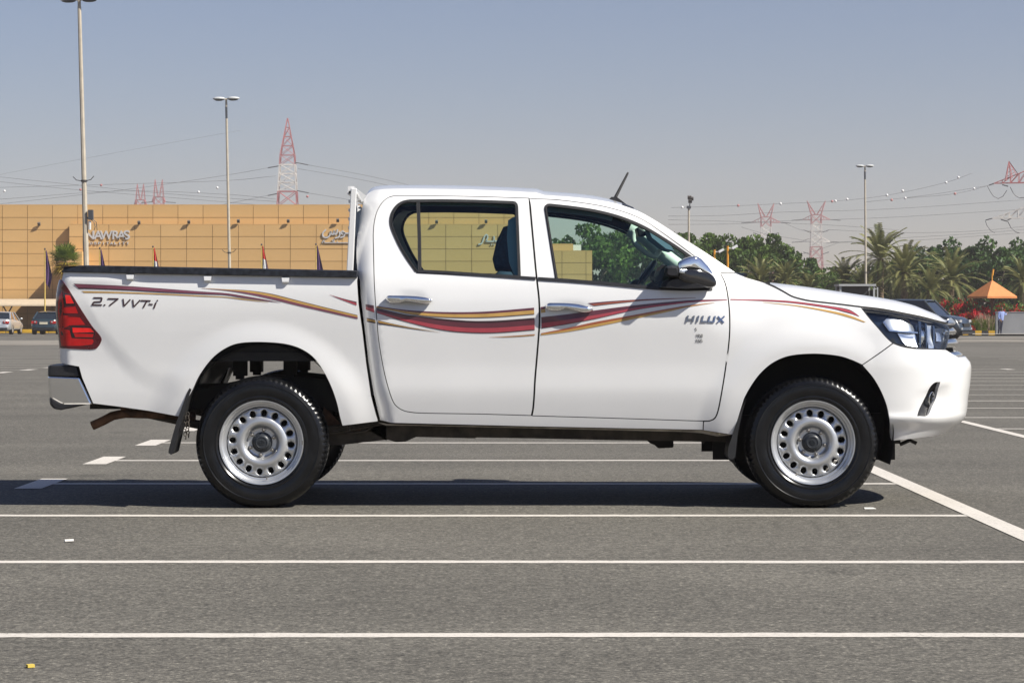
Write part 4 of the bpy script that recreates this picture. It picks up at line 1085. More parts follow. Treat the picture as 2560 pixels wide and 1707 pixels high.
mb = MB(); mb.prism([(XP(a, 14.4), ZP(a, 14.4)) for a in q('G', (1340, 640), (1490, 790), (1500, 800), (1640, 800), (1640, 850), (1400, 840), (1330, 760))], YC - .55, YC - .48); mb.build('spring_bracket', 'rust', ch, False, TOFF)
mb = MB(); mb.tube([px(*p, 14.35) for p in q('G', (1480, 850), (1580, 855), (1680, 840), (1720, 815), (1735, 800))], .007, 6); mb.build('brake_hose', 'frame_steel', ch, True, TOFF)
mb = MB(); mb.box((XP(q('H', (1560, 0))[0], 14.3), YC - .55, .415), (.075, .06, .14)); mb.build('tow_bracket', 'under_black', ch, False, TOFF)
mb = MB(); mb.tube([px(*p, 14.4) for p in q('H', (1600, 950), (1680, 915), (1735, 940))], .012, 6); mb.box((XP(q('H', (1680, 0))[0], 14.4), YC - .45, .44), (.14, .05, .035)); mb.build('tow_hook', 'under_black', ch, False, TOFF)
for k, (x0, y0, y1) in enumerate(((205, 690, 905), (228, 690, 890))):
    for i in range(8):
        c = px(*q('G', (x0 + 6 * (i % 2), y0 + (y1 - y0) * (i + .5) / 8))[0], 14.10)
        mb = MB(); rot = (i % 2) * math.pi / 2
        mb.tube([(c[0] + .0075 * math.cos(t) * math.cos(rot), c[1] + .0075 * math.cos(t) * math.sin(rot), c[2] + .0115 * math.sin(t)) for t in np.linspace(0, 2 * math.pi, 10, endpoint=False)], .0026, 5, closed=True)
        mb.build('chain_link', 'frame_steel', ch, True, TOFF)

# ---- cabin
cb = empty('cabin'); cb.parent = truck
mb = MB(); mb.box((.25, YC, .56), (1.9, 1.6, .06)); mb.box((-.62, YC, .80), (.06, 1.5, .5)); mb.box((1.12, YC, .85), (.05, 1.6, .6)); mb.build('cabin_floor', 'interior_dark', cb, False, TOFF)
for s in (-1, 1):
    mb = MB(); mb.prism([(-.66, .58), (1.1, .58), (1.1, 1.13), (.3, 1.20), (-.3, 1.24), (-.66, 1.26)], YC + s * .80, YC + s * .83); mb.build('door_trim', 'interior_dark', cb, False, TOFF)
def seat(y, x):
    st_ = empty('seat'); st_.parent = cb
    def rl(name, prof, hw):
        mb = MB(); V = []; n = len(prof); ks = [(-1, .82), (-.86, .96), (-.5, 1), (.5, 1), (.86, .96), (1, .82)]
        c = np.mean(prof, axis=0)
        for t, k in ks:
            for p in prof: V.append((c[0] + (p[0] - c[0]) * k, y + t * hw, c[1] + (p[1] - c[1]) * k))
        mb.add(V, [(l * n + i, l * n + (i + 1) % n, (l + 1) * n + (i + 1) % n, (l + 1) * n + i) for l in range(5) for i in range(n)] + [tuple(range(n)), tuple(range(5 * n, 6 * n))])
        smooth_by_angle(mb.build(name, 'seat_cloth', st_, False, TOFF), 60)
    rl('backrest', [(x - .02, .80), (x - .16, 1.18), (x - .185, 1.30), (x - .15, 1.335), (x - .08, 1.33), (x - .03, 1.24), (x + .08, .95), (x + .12, .82)], .25)
    rl('headrest', [(x - .175, 1.345), (x - .188, 1.40), (x - .165, 1.50), (x - .125, 1.585), (x - .075, 1.60), (x - .03, 1.58), (x - .01, 1.50), (x - .02, 1.38), (x - .06, 1.335)], .14)
    rl('cushion', [(x - .05, .70), (x, .84), (x + .3, .88), (x + .50, .86), (x + .52, .74), (x + .4, .68)], .26)
seat(YC - .38, .075); seat(YC + .38, .075)
mb = MB(); mb.prism([(-.52, .72), (-.60, 1.24), (-.50, 1.25), (-.38, .92), (-.05, .90), (-.05, .74)], YC - .68, YC + .68); bevel(mb.build('rear_bench', 'seat_cloth', cb, False, TOFF), .03)
mb = MB(); mb.prism([(.72, .75), (.74, 1.12), (.80, 1.205), (.95, 1.23), (1.15, 1.18), (1.15, .75)], YC - .76, YC + .76); bevel(mb.build('dashboard', 'interior_dark', cb, False, TOFF), .03)
mb = MB(); c = Vector((.76, YC + .38, 1.245)); ax = Vector((.42, 0, -.30)).normalized(); e1 = Vector((0, 1, 0)); e2 = ax.cross(e1)
mb.tube([c + (e1 * math.cos(t) + e2 * math.sin(t)) * .185 for t in np.linspace(0, 2 * math.pi, 32, endpoint=False)], .017, 8, closed=True)
for t in (0, math.pi, -math.pi / 2): mb.bar(c, c + (e1 * math.cos(t) + e2 * math.sin(t)) * .185, .014, 6)
mb.bar(c, c + ax * .3, .03, 8); mb.ellipsoid(c, (.05, .06, .05)); mb.build('steering_wheel', 'black_plastic', cb, True, TOFF)
mb = MB(); P_ = [px(*p, 15.25) for p in q('D', (1175, 560), (1168, 640), (1190, 700), (1260, 760), (1330, 810), (1390, 825), (1430, 790), (1440, 760))]
mb.tube([tuple(v) for v in catmull([(p[0], p[1], p[2]) for p in P_], 4)], .0155, 8); mb.build('grab_handle', 'interior_grey', cb, True, TOFF)
mb = MB(); mb.tube([px(*p, 15.52) for p in q('D', (1120, 560), (1290, 640), (1430, 770), (1560, 870), (1720, 985))], .042, 8); mb.build('pillar_cover', 'interior_grey', cb, True, TOFF)
mb = MB(); mb.prism([(XP(a, 14.9), ZP(a, 14.9)) for a in q('D', (1190, 545), (1215, 530), (1290, 580), (1300, 620), (1215, 632))], YC - .12, YC + .12); bevel(mb.build('interior_mirror', 'black_plastic', cb, False, TOFF), .01)
mb = MB(); mb.prism([(XP(a, 14.6), ZP(a, 14.6)) for a in q('D', (1300, 560), (1380, 600), (1540, 740), (1560, 780), (1480, 760), (1340, 650))], YC - .55, YC - .10); mb.prism([(XP(a, 15.2), ZP(a, 15.2)) for a in q('D', (1300, 560), (1380, 600), (1540, 740), (1560, 780), (1480, 760), (1340, 650))], YC + .10, YC + .55); mb.build('sun_visor', 'headliner', cb, False, TOFF)
for s in (-1, 1):
    V, T = cdt(UZ(SB, q('C', (2010, 500), (2130, 430), (2240, 430), (2290, 1150), (2200, 1215), (2080, 1160), (2020, 1000), (1995, 700))), (), .04)
    p, n_ = surf_pn(SB, V); shell('pillar_trim', p - n_ * .05, n_, T, 'pillar_trim', cb, .02, s)

# ---- decals and badges
D_ = 'decal_'
dk, mr, rd, gd, ru, pu = D_ + 'dark', D_ + 'maroon', D_ + 'red', D_ + 'gold', D_ + 'rust', D_ + 'purple'
def both_(k1, a, k2, b): return q(k1, *a) + q(k2, *b)
stripe(SBED, both_('N', [(192, 166), (400, 175), (900, 197), (1400, 232), (2000, 278), (2352, 300)], 'B', [(450, 1246), (680, 1285), (905, 1328)]),
       both_('N', [(272, 242), (450, 244), (900, 262), (1400, 290), (2000, 318), (2352, 330)], 'B', [(450, 1270), (680, 1303), (905, 1330)]), [(0, .1, dk), (.1, .78, pu), (.78, 1.0, dk)], 60, truck)
stripe(SBED, both_('N', [(305, 273), (900, 285), (1500, 308), (2000, 335), (2352, 352)], 'B', [(450, 1280), (600, 1299), (770, 1325)]),
       both_('N', [(352, 298), (900, 306), (1500, 326), (2000, 350), (2352, 364)], 'B', [(450, 1292), (600, 1308), (770, 1327)]), [(0, .12, dk), (.12, 1.0, gd)], 50, truck)
stripe(SBED, q('B', (20, 1166), (300, 1180), (550, 1193), (800, 1230), (1100, 1305), (1400, 1380), (1764, 1468)), q('B', (20, 1169), (300, 1196), (550, 1236), (800, 1290), (1100, 1363), (1400, 1430), (1768, 1512)), [(0, .12, dk), (.12, .55, gd), (.55, 1, pu)], 60, truck)
stripe(SBED, q('O', (105, 72), (250, 114), (398, 150)), q('O', (105, 74), (250, 132), (400, 190)), [(0, .45, mr), (.45, 1, rd)], 20, truck)
stripe(SB, q('O', (498, 177), (586, 190)), q('O', (501, 235), (592, 268)), [(0, .45, mr), (.45, .95, rd), (.95, 1, dk)], 8, truck)
stripe(SB, q('O', (510, 325), (603, 346)), q('O', (512, 368), (605, 385)), [(0, .2, dk), (.2, .65, gd), (.65, 1, dk)], 8, truck)
stripe(SB, q('O', (632, 350), (800, 390), (1000, 430), (1150, 455), (1312, 482)), q('O', (636, 390), (800, 413), (1000, 443), (1150, 463), (1312, 483)), [(0, .2, dk), (.2, .6, gd), (.6, 1, dk)], 30, truck)
stripe(SB, q('O', (617, 195), (800, 222), (1000, 244), (1300, 260), (1600, 262), (1900, 250), (2330, 214)), q('O', (617, 217), (800, 250), (1000, 290), (1300, 318), (1600, 326), (1900, 319), (2334, 288)), [(0, .36, mr), (.36, .90, gd), (.90, 1, dk)], 60, truck)
stripe(SB, q('O', (618, 218), (800, 260), (950, 291), (1090, 306), (1300, 331), (1600, 355), (1800, 358), (2000, 350), (2336, 324)), q('O', (621, 272), (800, 330), (1000, 385), (1200, 435), (1400, 470), (1600, 487), (1800, 492), (2000, 485), (2338, 458)), [(0, .18, dk), (.18, .58, mr), (.58, .94, rd), (.94, 1, dk)], 70, truck)
stripe(SB, q('O', (1842, 534), (2100, 520), (2338, 502)), q('O', (1842, 536), (2100, 532), (2338, 516)), [(0, .5, ru), (.5, 1, gd)], 20, truck)
stripe(SB, q('Q', (470, 1024), (508, 1020)), q('Q', (472, 1078), (512, 1072)), [(0, .4, mr), (.4, 1, gd)], 4, truck)
stripe(SB, q('Q', (890, 990), (1100, 972), (1400, 955), (1850, 942)), q('Q', (945, 1016), (1100, 998), (1400, 968), (1850, 945)), [(0, .45, mr), (.45, .85, ru), (.85, 1, dk)], 40, truck)
stripe(SB, q('Q', (474, 1114), (700, 1090), (950, 1055), (1300, 1010), (1600, 980), (1850, 962), (2128, 957)), q('Q', (478, 1215), (700, 1180), (950, 1132), (1300, 1055), (1600, 1010), (1850, 980), (2130, 964)), [(0, .55, mr), (.55, .94, rd), (.94, 1, dk)], 70, truck)
stripe(SB, q('Q', (472, 1258), (700, 1213), (950, 1158), (1300, 1095), (1600, 1040), (1800, 1008), (2020, 985)), q('Q', (472, 1275), (700, 1246), (950, 1202), (1300, 1130), (1600, 1068), (1800, 1022), (2020, 987)), [(0, .48, ru), (.48, 1, gd)], 60, truck)
stripe(SB, q('J', (80, 580), (400, 588), (600, 602), (850, 635), (985, 658), (1040, 685), (1078, 714)), q('J', (80, 588), (400, 600), (600, 616), (850, 653), (960, 680), (1020, 696), (1078, 716)), [(0, .2, dk), (.2, .85, rd), (.85, 1, dk)], 60, truck)
stripe(SB, q('J', (330, 605), (600, 630), (850, 670), (1000, 706), (1128, 758)), q('J', (330, 607), (600, 638), (850, 685), (1000, 724), (1112, 760)), [(0, 1, gd)], 40, truck)
def strokes(S, k, segs, wd, m, name, depth=0.0, base=.002):
    ox, oy, s = ZM[k]; mb = MB()
    for a, b in segs:
        a, b = np.array(a, float), np.array(b, float); d = (b - a) / np.hypot(*(b - a)); n = np.array([-d[1], d[0]]) * wd / 2; e = d * wd * .15
        poly = [(ox + p[0] / s, oy + p[1] / s) for p in (a - e + n, b + e + n, b + e - n, a - e - n)]
        V = uz(S, poly); p, nr = surf_pn(S, V)
        lo = place(p + nr * base, -1); hi = place(p + nr * (base + max(depth, .0006)), -1)
        mb.add(list(lo) + list(hi), [(0, 1, 2, 3), (7, 6, 5, 4), (0, 4, 5, 1), (1, 5, 6, 2), (2, 6, 7, 3), (3, 7, 4, 0)])
    return mb.build(name, m, truck, False, TOFF)
vvt = [((482, 371), (600, 371)), ((603, 373), (590, 422)), ((590, 425), (488, 432)), ((486, 432), (464, 468)), ((456, 472), (600, 474)), ((630, 474), (650, 474)),
       ((688, 384), (838, 386)), ((830, 388), (712, 480)), ((905, 388), (918, 488)), ((922, 488), (1008, 396)), ((1045, 400), (1055, 498)), ((1062, 498), (1150, 404)),
       ((1165, 410), (1298, 414)), ((1246, 416), (1196, 510)), ((1276, 462), (1328, 466)), ((1378, 440), (1348, 520)), ((1392, 410), (1404, 411))]
strokes(SBED, 'N', vvt, 21, dk, 'engine_lettering')
hil = [((628, 988), (610, 1066)), ((706, 990), (688, 1068)), ((766, 992), (746, 1068)), ((824, 992), (804, 1070)), ((806, 1064), (868, 1066)),
       ((912, 994), (892, 1070)), ((980, 996), (962, 1074)), ((894, 1066), (962, 1070)), ((1018, 1000), (1092, 1080)), ((1100, 998), (1012, 1078))]
strokes(SB, 'M', hil, 19, 'badge_sky_chrome', 'model_badge', .0035)
strokes(SB, 'M', [((630, 1034), (694, 1036))], 13, 'badge_sky_chrome', 'badge_bar', .0035)
SEG = {'1': [((.5, 0), (.5, 1)), ((.5, 0), (.25, .2))], '9': [((.9, .5), (.1, .5)), ((.1, .5), (.1, 0)), ((.1, 0), (.9, 0)), ((.9, 0), (.9, 1)), ((.9, 1), (.1, 1))], '5': [((.9, 0), (.1, 0)), ((.1, 0), (.1, .45)), ((.1, .45), (.9, .45)), ((.9, .45), (.9, 1)), ((.9, 1), (.1, 1))],
       '0': [((.1, 0), (.9, 0)), ((.9, 0), (.9, 1)), ((.9, 1), (.1, 1)), ((.1, 1), (.1, 0))], '2': [((.1, 0), (.9, 0)), ((.9, 0), (.9, .45)), ((.9, .45), (.1, 1)), ((.1, 1), (.9, 1))], '3': [((.1, 0), (.9, 0)), ((.9, 0), (.9, 1)), ((.9, 1), (.1, 1)), ((.3, .47), (.9, .47))]}
sg = []
for txt, x0, y0, y1 in (('5', 722, 1149, 1183), ('1950', 728, 1232, 1268), ('2325', 725, 1298, 1334)):
    for i, c_ in enumerate(txt):
        for (a, b), (c2, d2) in SEG[c_]: sg.append(((x0 + i * 24 + a * 16, y0 + b * (y1 - y0)), (x0 + i * 24 + c2 * 16, y0 + d2 * (y1 - y0))))
strokes(SB, 'M', sg, 5.4, 'gap_black', 'number_lettering')

# ================================================================== the surroundings
# ---- tan building with cladding panels
mat('cladding', (0.62, 0.385, 0.155), 0.62, var=0.05, scale=0.35)
mat('cladding_b', (0.645, 0.405, 0.168), 0.62, var=0.05, scale=0.35)
mat('joint', (0.36, 0.235, 0.105), 0.9)
ZB, ZF = 185.0, 184.5
bld = empty('clad_building', (-20.0, ZB, float(gz(ZB))), 0, 'long flat roofed building clad in tan panels behind the car park', 'building')
BO = (-20.0, ZB, float(gz(ZB)))
def X_(p, Z): return (p - 1280.0) / F_PX * Z
def Z_(p, Z): return CAM_H - (p - HZ) / F_PX * Z
PANEL = {}
def cladding(x_edges, y_edges, Z, deep, ms, skip=None):
    g0 = float(gz(Z))
    xe = [X_(x, Z) for x in x_edges]; ze = [Z_(y, Z) for y in y_edges]
    mb = MB(); mb.box(((xe[0] + xe[-1]) / 2, Z + deep / 2 + .06, (ze[0] + g0) / 2), (xe[-1] - xe[0], deep, ze[0] - g0)); mb.build('wall_core', 'joint', bld, False, BO)
    for j in range(len(ze) - 1):
        for i in range(len(xe) - 1):
            w, h = xe[i + 1] - xe[i] - .034, ze[j] - ze[j + 1] - .034
            if h < .1 or w < .1: continue
            k = (round(w, 2), round(h, 2), (i * 7 + j * 3) % 4 == 0)
            c = ((xe[i] + xe[i + 1]) / 2, Z + .03, (ze[j] + ze[j + 1]) / 2)
            if k not in PANEL:
                m = MB(); m.box((0, 0, 0), (w, .06, h)); o = m.build('panel', ms[1] if k[2] else ms[0], bld)
                PANEL[k] = o
            else:
                o = PANEL[k].copy(); COL.objects.link(o); o.parent = bld
            o.location = (c[0] - BO[0], c[1] - BO[1], c[2] - BO[2])
    m = MB(); m.box(((xe[0] + xe[-1]) / 2, Z + .19, ze[0] + .02), (xe[-1] - xe[0], .34, .05)); m.build('coping', ms[0], bld, False, BO)
gb = Z_(0, 1)
ybot = HZ + (CAM_H - float(gz(ZB))) * F_PX / ZB
back_rows = [513, 543.9, 574.2, 604.2] + [604.2 + 29.9 * k for k in range(1, 8)] + [ybot]
cladding([6 + 62.7 * k for k in range(-2, 4)], back_rows, ZB, 9, ('cladding', 'cladding_b'))
cladding([194.1 + 62.7 * k for k in range(0, 19)], [513, 543.9, 575.0], ZB + .02, 9, ('cladding', 'cladding_b'))
fr_rows = [561.6, 591.6, 622.6] + [622.6 + 30.7 * k for k in range(1, 7)] + [ybot]
cladding([172.8, 207.3] + [272.1 + 64.8 * k for k in range(0, 17)], fr_rows, ZF, .4, ('cladding', 'cladding_b'))
cladding([1310, 1342, 1405, 1465, 1480.5], [627.8, 656.9, 686, 715, 744, 773, 802, ybot], ZF + .1, 8, ('cladding', 'cladding_b'))
cladding([1330, 1372, 1433], [611, 640], ZB + 1.0, 6, ('cladding_b', 'cladding'))
m = MB(); x0, x1 = X_(173.5, ZF), X_(220, ZF); z1 = Z_(631, ZF); m.box(((x0 + x1) / 2, ZF - 1.3, (z1 + BO[2]) / 2), (x1 - x0, 2.6, z1 - BO[2])); m.build('shadow_block', 'cladding', bld, False, BO)  # added block behind the palm, shaped to cast the back wall's diagonal shadow
m = MB(); m.box((X_(1440, ZB), ZB + 3, Z_(620, ZB)), (.9, .9, .6)); m.build('roof_unit', 'sticker', bld, False, BO)
# wall spotlights
mat('fitting_grey', (0.12, 0.11, 0.10), 0.5)
for i, (x, y) in enumerate(q('A', (362, 300), (1280, 287), (1737, 282), (2192, 273)) + q('B', (990, 422), (1545, 415)) + q('C', (1135, 570), (1740, 565))):
    zz = ZB if x < 150 else ZF
    p = px(x, y, zz); o = empty('wall_spotlight', (p[0], zz, p[2]), 0)
    tag(o, 'small grey spotlight fixed to the bare tan wall left of the sign' if x < 150 else 'small grey spotlight on the parapet of the tan building', 'spotlight', None if x < 150 else 'parapet spotlights')
    m = MB(); m.bar((0, 0, 0), (0, -.12, .05), .03, 6); m.build('bracket', 'fitting_grey', o)
    m = MB(); m.box((0, -.15, .04), (.20, .14, .24), rot=Matrix.Rotation(.6, 3, 'X')); m.build('lamp_box', 'fitting_grey', o)

# ---- wall signs
mat('sign_metal', (0.62, 0.61, 0.60), 0.4, metal=0.2, var=0.04)
def glyph(ch, bold=.02):
    cu = bpy.data.curves.new('g', 'FONT'); cu.body = ch; cu.extrude = 0.06; cu.offset = bold
    ob = bpy.data.objects.new('g', cu); COL.objects.link(ob)
    dg = bpy.context.evaluated_depsgraph_get(); me = bpy.data.meshes.new_from_object(ob.evaluated_get(dg))
    bpy.data.objects.remove(ob); v = np.array([x.co[:] for x in me.vertices]); f = [list(p.vertices) for p in me.polygons]
    bpy.data.meshes.remove(me); bpy.data.curves.remove(cu)
    return v, f
def letters(root, off, text, boxes, Z, thick, m, name='letter'):
    for ch, (x0, y0, x1, y1) in zip(text, boxes):
        v, f = glyph(ch); lo, hi = v.min(0), v.max(0)
        a, b = px(x0, y1, Z), px(x1, y0, Z)
        X = a[0] + (v[:, 0] - lo[0]) / (hi[0] - lo[0]) * (b[0] - a[0]); Zz = a[2] + (v[:, 1] - lo[1]) / (hi[1] - lo[1]) * (b[2] - a[2])
        Y = Z - (v[:, 2] - lo[2]) / (hi[2] - lo[2]) * thick
        mk(name, np.stack([X, Y, Zz], 1), f, m, root, False, off)
so = px(268, 600, ZF); so = (so[0], ZF, so[2])
sg_ = empty('wall_sign', so, 0, 'raised pale metal lettering reading NAWRAS HOSPITALITY on the tan wall', 'sign')
A4 = lambda x0, y0, x1, y1: (*q('A', (x0, y0))[0], *q('A', (x1, y1))[0])
ZS = ZF - .015
letters(sg_, so, 'NAWRAS', [A4(780, 356, 868, 436), A4(862, 356, 944, 436), A4(918, 356, 1034, 436), A4(1034, 356, 1100, 436), A4(1076, 356, 1156, 436), A4(1136, 352, 1194, 438)], ZS, .055, 'sign_metal')
letters(sg_, so, 'HOSPITALITY', [A4(790 + 37.2 * i + (9 if c == 'I' else 0), 459, 790 + 37.2 * i + (15 if c == 'I' else 25), 484) for i, c in enumerate('HOSPITALITY')], ZS, .05, 'sign_metal')
def script_sign(root, off, k, lines, wd, Z):
    ox, oy, s = ZM[k]
    for L in lines:
        P = catmull([(ox + a / s, oy + b / s) for a, b in L], 4) if len(L) > 2 else np.array([(ox + a / s, oy + b / s) for a, b in L])
        r = wd / s / F_PX * Z / 2; V = []; n = len(P)
        pts = [np.array([X_(p[0], Z), Z_(p[1], Z)]) for p in P]
        for i in range(n):
            d = pts[min(i + 1, n - 1)] - pts[max(i - 1, 0)]; d = d / (np.hypot(*d) + 1e-9); nn = np.array([-d[1], d[0]]) * r
            for q_, y in ((pts[i] + nn, Z), (pts[i] - nn, Z), (pts[i] - nn, Z - .055), (pts[i] + nn, Z - .055)): V.append((q_[0], y, q_[1]))
        f = [(i * 4 + j, i * 4 + (j + 1) % 4, i * 4 + 4 + (j + 1) % 4, i * 4 + 4 + j) for i in range(n - 1) for j in range(4)] + [(0, 1, 2, 3), (4 * n - 4, 4 * n - 3, 4 * n - 2, 4 * n - 1)]
        m = MB(); m.add(V, f); m.build('letter', 'sign_metal', root, False, off)
so2 = px(838, 595, ZF); so2 = (so2[0], ZF, so2[2])
sg2 = empty('wall_sign', so2, 0, 'raised pale metal Arabic lettering on the tan wall beside the cab', 'sign')
script_sign(sg2, so2, 'B', [[(1412, 512), (1380, 545), (1378, 585), (1415, 602), (1452, 580), (1466, 530), (1474, 560), (1495, 562), (1503, 522), (1512, 560), (1532, 556), (1542, 508)],
                            [(1560, 532), (1568, 565), (1552, 595), (1512, 606)], [(1618, 548), (1600, 528), (1582, 545), (1596, 562), (1618, 552), (1614, 585), (1570, 602)], [(1600, 552), (1662, 552), (1690, 552), (1700, 520)]], 16, ZS)
script_sign(sg2, so2, 'B', [[(1368, 664), (1376, 645), (1392, 640), (1396, 656), (1430, 658), (1700, 658)], [(1482, 625), (1488, 640), (1500, 656)], [(1500, 618), (1504, 656)], [(1540, 640), (1544, 656)], [(1378, 630), (1384, 632)], [(1396, 630), (1402, 632)]], 8, ZS)
so3 = px(1222, 590, ZF); so3 = (so3[0], ZF, so3[2])
sg3 = empty('wall_sign', so3, 0, 'raised pale Arabic lettering seen through the rear cab window', 'sign')
script_sign(sg3, so3, 'C', [[(1645, 838), (1685, 828), (1705, 790), (1722, 740), (1748, 718), (1762, 745), (1748, 785), (1735, 800)], [(1735, 800), (1800, 802), (1836, 796), (1838, 735)], [(1838, 796), (1900, 798), (1990, 798), (2000, 720)], [(1900, 798), (1905, 740)]], 17, ZS)
script_sign(sg3, so3, 'C', [[(1800, 838), (1812, 840)], [(1830, 838), (1842, 840)]], 14, ZS)

# ---- entrance canopy
mat('canopy_sheet', (0.50, 0.40, 0.28), 0.7, var=0.05)
mat('dark_steel', (0.05, 0.045, 0.045), 0.5)
co = (-36.0, 180.5, float(gz(180)))
cano = empty('wall_canopy', co, 0, 'low curved tan canopy along the foot of the building wall', 'canopy')
xl, xr_ = X_(-90, 180), X_(230, 180)
prof = [(180.9, 1.98), (180.2, 1.93), (179.6, 1.80), (179.25, 1.60), (179.2, 1.48), (179.3, 1.47), (179.4, 1.58), (179.75, 1.74), (180.3, 1.84), (184.4, 1.90), (184.4, 1.99)]
m = MB(); m.prism(prof, xl, xr_, axes='yz'); m.build('canopy_roof', 'canopy_sheet', cano, False, co)
for x in (X_(22, 180), X_(190, 180), X_(-70, 180)):
    m = MB(); m.bar((x, 179.6, co[2]), (x, 179.6, .95), .06, 8); m.bar((x, 179.6, .9), (x - .35, 179.6, 1.52), .05, 6); m.bar((x, 179.6, .9), (x + .35, 179.6, 1.52), .05, 6); m.bar((x - .4, 179.6, 1.5), (x + .4, 179.6, 1.5), .05, 6)
    m.build('canopy_post', 'dark_steel', cano, False, co)
mat('kerb_yellow', (0.62, 0.36, 0.02), 0.7, var=0.1, scale=3)
mat('kerb_black', (0.03, 0.03, 0.03), 0.7, var=0.2, scale=3)
kb = empty('yellow_kerb', (-32, 176, float(gz(176)))); kb['kind'] = 'structure'
st = None
for i in range(16):
    if st is None: m = MB(); m.box((0, 0, .13), (.97, .3, .26)); st = m.build('kerb_stone', 'kerb_yellow', kb); bevel(st, .03); o = st
    else: o = st.copy(); COL.objects.link(o); o.parent = kb
    o.location = (-7 + i * 1.0, 0, 0)

# ---- flags
mat('flag_purple', (0.075, 0.028, 0.115), 0.8, var=0.15)
mat('flag_red', (0.60, 0.03, 0.02), 0.8, var=0.1)
mat('flag_white', (0.72, 0.72, 0.72), 0.8)
mat('flag_green', (0.02, 0.16, 0.05), 0.8)
mat('flag_black', (0.02, 0.02, 0.02), 0.8)
mat('pole_yellow', (0.60, 0.42, 0.10), 0.5, var=0.08)
def flag(x, ytop, kind, label, Z=168.0):
    g0 = float(gz(Z)); X = X_(x, Z); top = Z_(ytop, Z)
    o = empty('flag_pole', (X, Z, g0), 0, label, 'flag')
    m = MB(); m.bar((0, 0, 0), (0, 0, top - g0), .055, 8, r2=.035); m.build('pole', 'pole_yellow', o)
    m = MB(); m.ellipsoid((0, 0, top - g0 + .03), (.06, .06, .08)); m.build('finial', 'dark_steel', o)
    L = 2.15; V = []; n, k = 16, 7
    for i in range(n + 1):
        t = i / n; wdt = (.10 + .62 * min(1, t * 1.6)) * (1 - .35 * max(0, t - .7) / .3); fold = .10
        for j in range(k + 1):
            s = j / k; V.append((.04 + s * wdt * .62 , fold * math.sin(s * 9 + t * 2.2) * s, top - g0 - .05 - t * L - s * .45 * t))
    F1 = [(i * (k + 1) + j, i * (k + 1) + j + 1, (i + 1) * (k + 1) + j + 1, (i + 1) * (k + 1) + j) for i in range(n) for j in range(k)]
    if kind == 'purple': mk('cloth', V, F1, 'flag_purple', o, True)
    else:
        mi = []
        for i in range(n):
            for j in range(k): mi.append(0 if (i < 6 or j >= k - 1 and i < 12) else (1 if j > 0 else 3))
        mk('cloth', V, F1, ['flag_red', 'flag_white', 'flag_green', 'flag_black'], o, True, None, None, mi)
flag(112.3, 624, 'purple', 'drooping purple flag on a yellow pole left of the fan palm')
flag(249.5, 622, 'purple', 'drooping purple flag on a pole below the HOSPITALITY lettering')
flag(382.5, 618, 'uae', 'drooping red and white flag on a pole, nearer the HOSPITALITY lettering')
flag(654.0, 613, 'uae', 'drooping red and white flag on a pole midway along the tan wall')
flag(790.0, 612, 'purple', 'drooping purple flag on a pole below the Arabic lettering')

# ---- lamp posts
mat('post_concrete', (0.44, 0.39, 0.31), 0.75, var=0.08, scale=4, bump=0.2, bscale=20)
mat('lamp_shell', (0.55, 0.56, 0.55), 0.4, var=0.05)
mat('lamp_dark', (0.06, 0.065, 0.075), 0.5)
def lamp_post(xb, Z, ztop, lean, label, r0, r1, extra=False, band=True):
    g0 = float(gz(Z)); o = empty('lamp_post', (X_(xb, Z), Z, g0), 0, label, 'lamp post', 'twin headed lamp posts'); o.rotation_euler = (0, -lean, 0)
    h = ztop - g0
    m = MB(); m.bar((0, 0, 0), (0, 0, h - .25), r0, 8, r2=r1); m.build('post', 'post_concrete', o)
    m = MB(); m.bar((0, 0, h - .28), (0, 0, h - .05), r1 * .9, 8); m.bar((-.25, 0, h - .04), (.25, 0, h - .04), .03, 6); m.build('bracket', 'post_concrete', o)
    if band: m = MB(); m.bar((0, 0, h - 1.0), (0, 0, h - .42), r1 * 1.06, 8); m.build('collar', 'lamp_dark', o)
    for s in (-1, 1):
        m = MB(); m.ellipsoid((s * .36, 0, h - .01), (.31, .20, .085), 18, 8); hd = m.build('lamp_head', 'lamp_shell', o, True)
        m = MB(); m.ellipsoid((s * .35, 0, h - .06), (.25, .16, .07), 16, 6); m.build('lamp_glass', 'lamp_dark', hd, True)
    zc = h * .48 if extra else h * .36
    m = MB(); m.lathe([(r0 * .92, zc - .03), (r0 * 1.05, zc - .03), (r0 * 1.05, zc + .03), (r0 * .92, zc + .03)], (0, 0, 0), 'z', 10, close=True)
    for s in (-1, 1): m.tube([(s * r0 * .9, -.05, zc), (s * (r0 + .14), -.08, zc + .03), (s * (r0 + .25), -.1, zc + .15)], .014, 5)
    m.build('clamp', 'dark_steel', o)
    if extra:
        zc = Z_(A4(0, 240, 0, 0)[1], Z) - g0
        cm = MB(); cm.box((r0 + .10, -.05, zc + .10), (.16, .18, .34)); cm.box((r0 + .02, -.02, zc), (.12, .08, .06)); c_ = cm.build('camera_box', 'lamp_dark', o)
        cm = MB(); cm.bar((r0 + .06, -.06, zc - .10), (r0 + .05, -.06, zc - .40), .05, 8); cm.build('camera_bracket', 'lamp_shell', c_)
        cm = MB(); cm.tube([(r0 + .1, -.05, zc - .05), (r0 + .2, -.05, zc - .15), (r0 + .24, -.05, zc - .3), (r0 + .2, -.05, zc - .42)], .012, 5); cm.tube([(r0 + .1, -.05, zc), (r0 + .28, -.05, zc - .15), (r0 + .3, -.05, zc - .42)], .012, 5); cm.build('camera_cable', 'dark_steel', c_)
lamp_post(221.5, 85, Z_(-3, 85), R(1.55), 'tall pale lamp post with clamped camera in front of the sign', .105, .062, True, False)
lamp_post(577.5, 124, Z_(246, 124), R(1.15), 'twin headed lamp post with dark collar in front of the tan building', .085, .055)
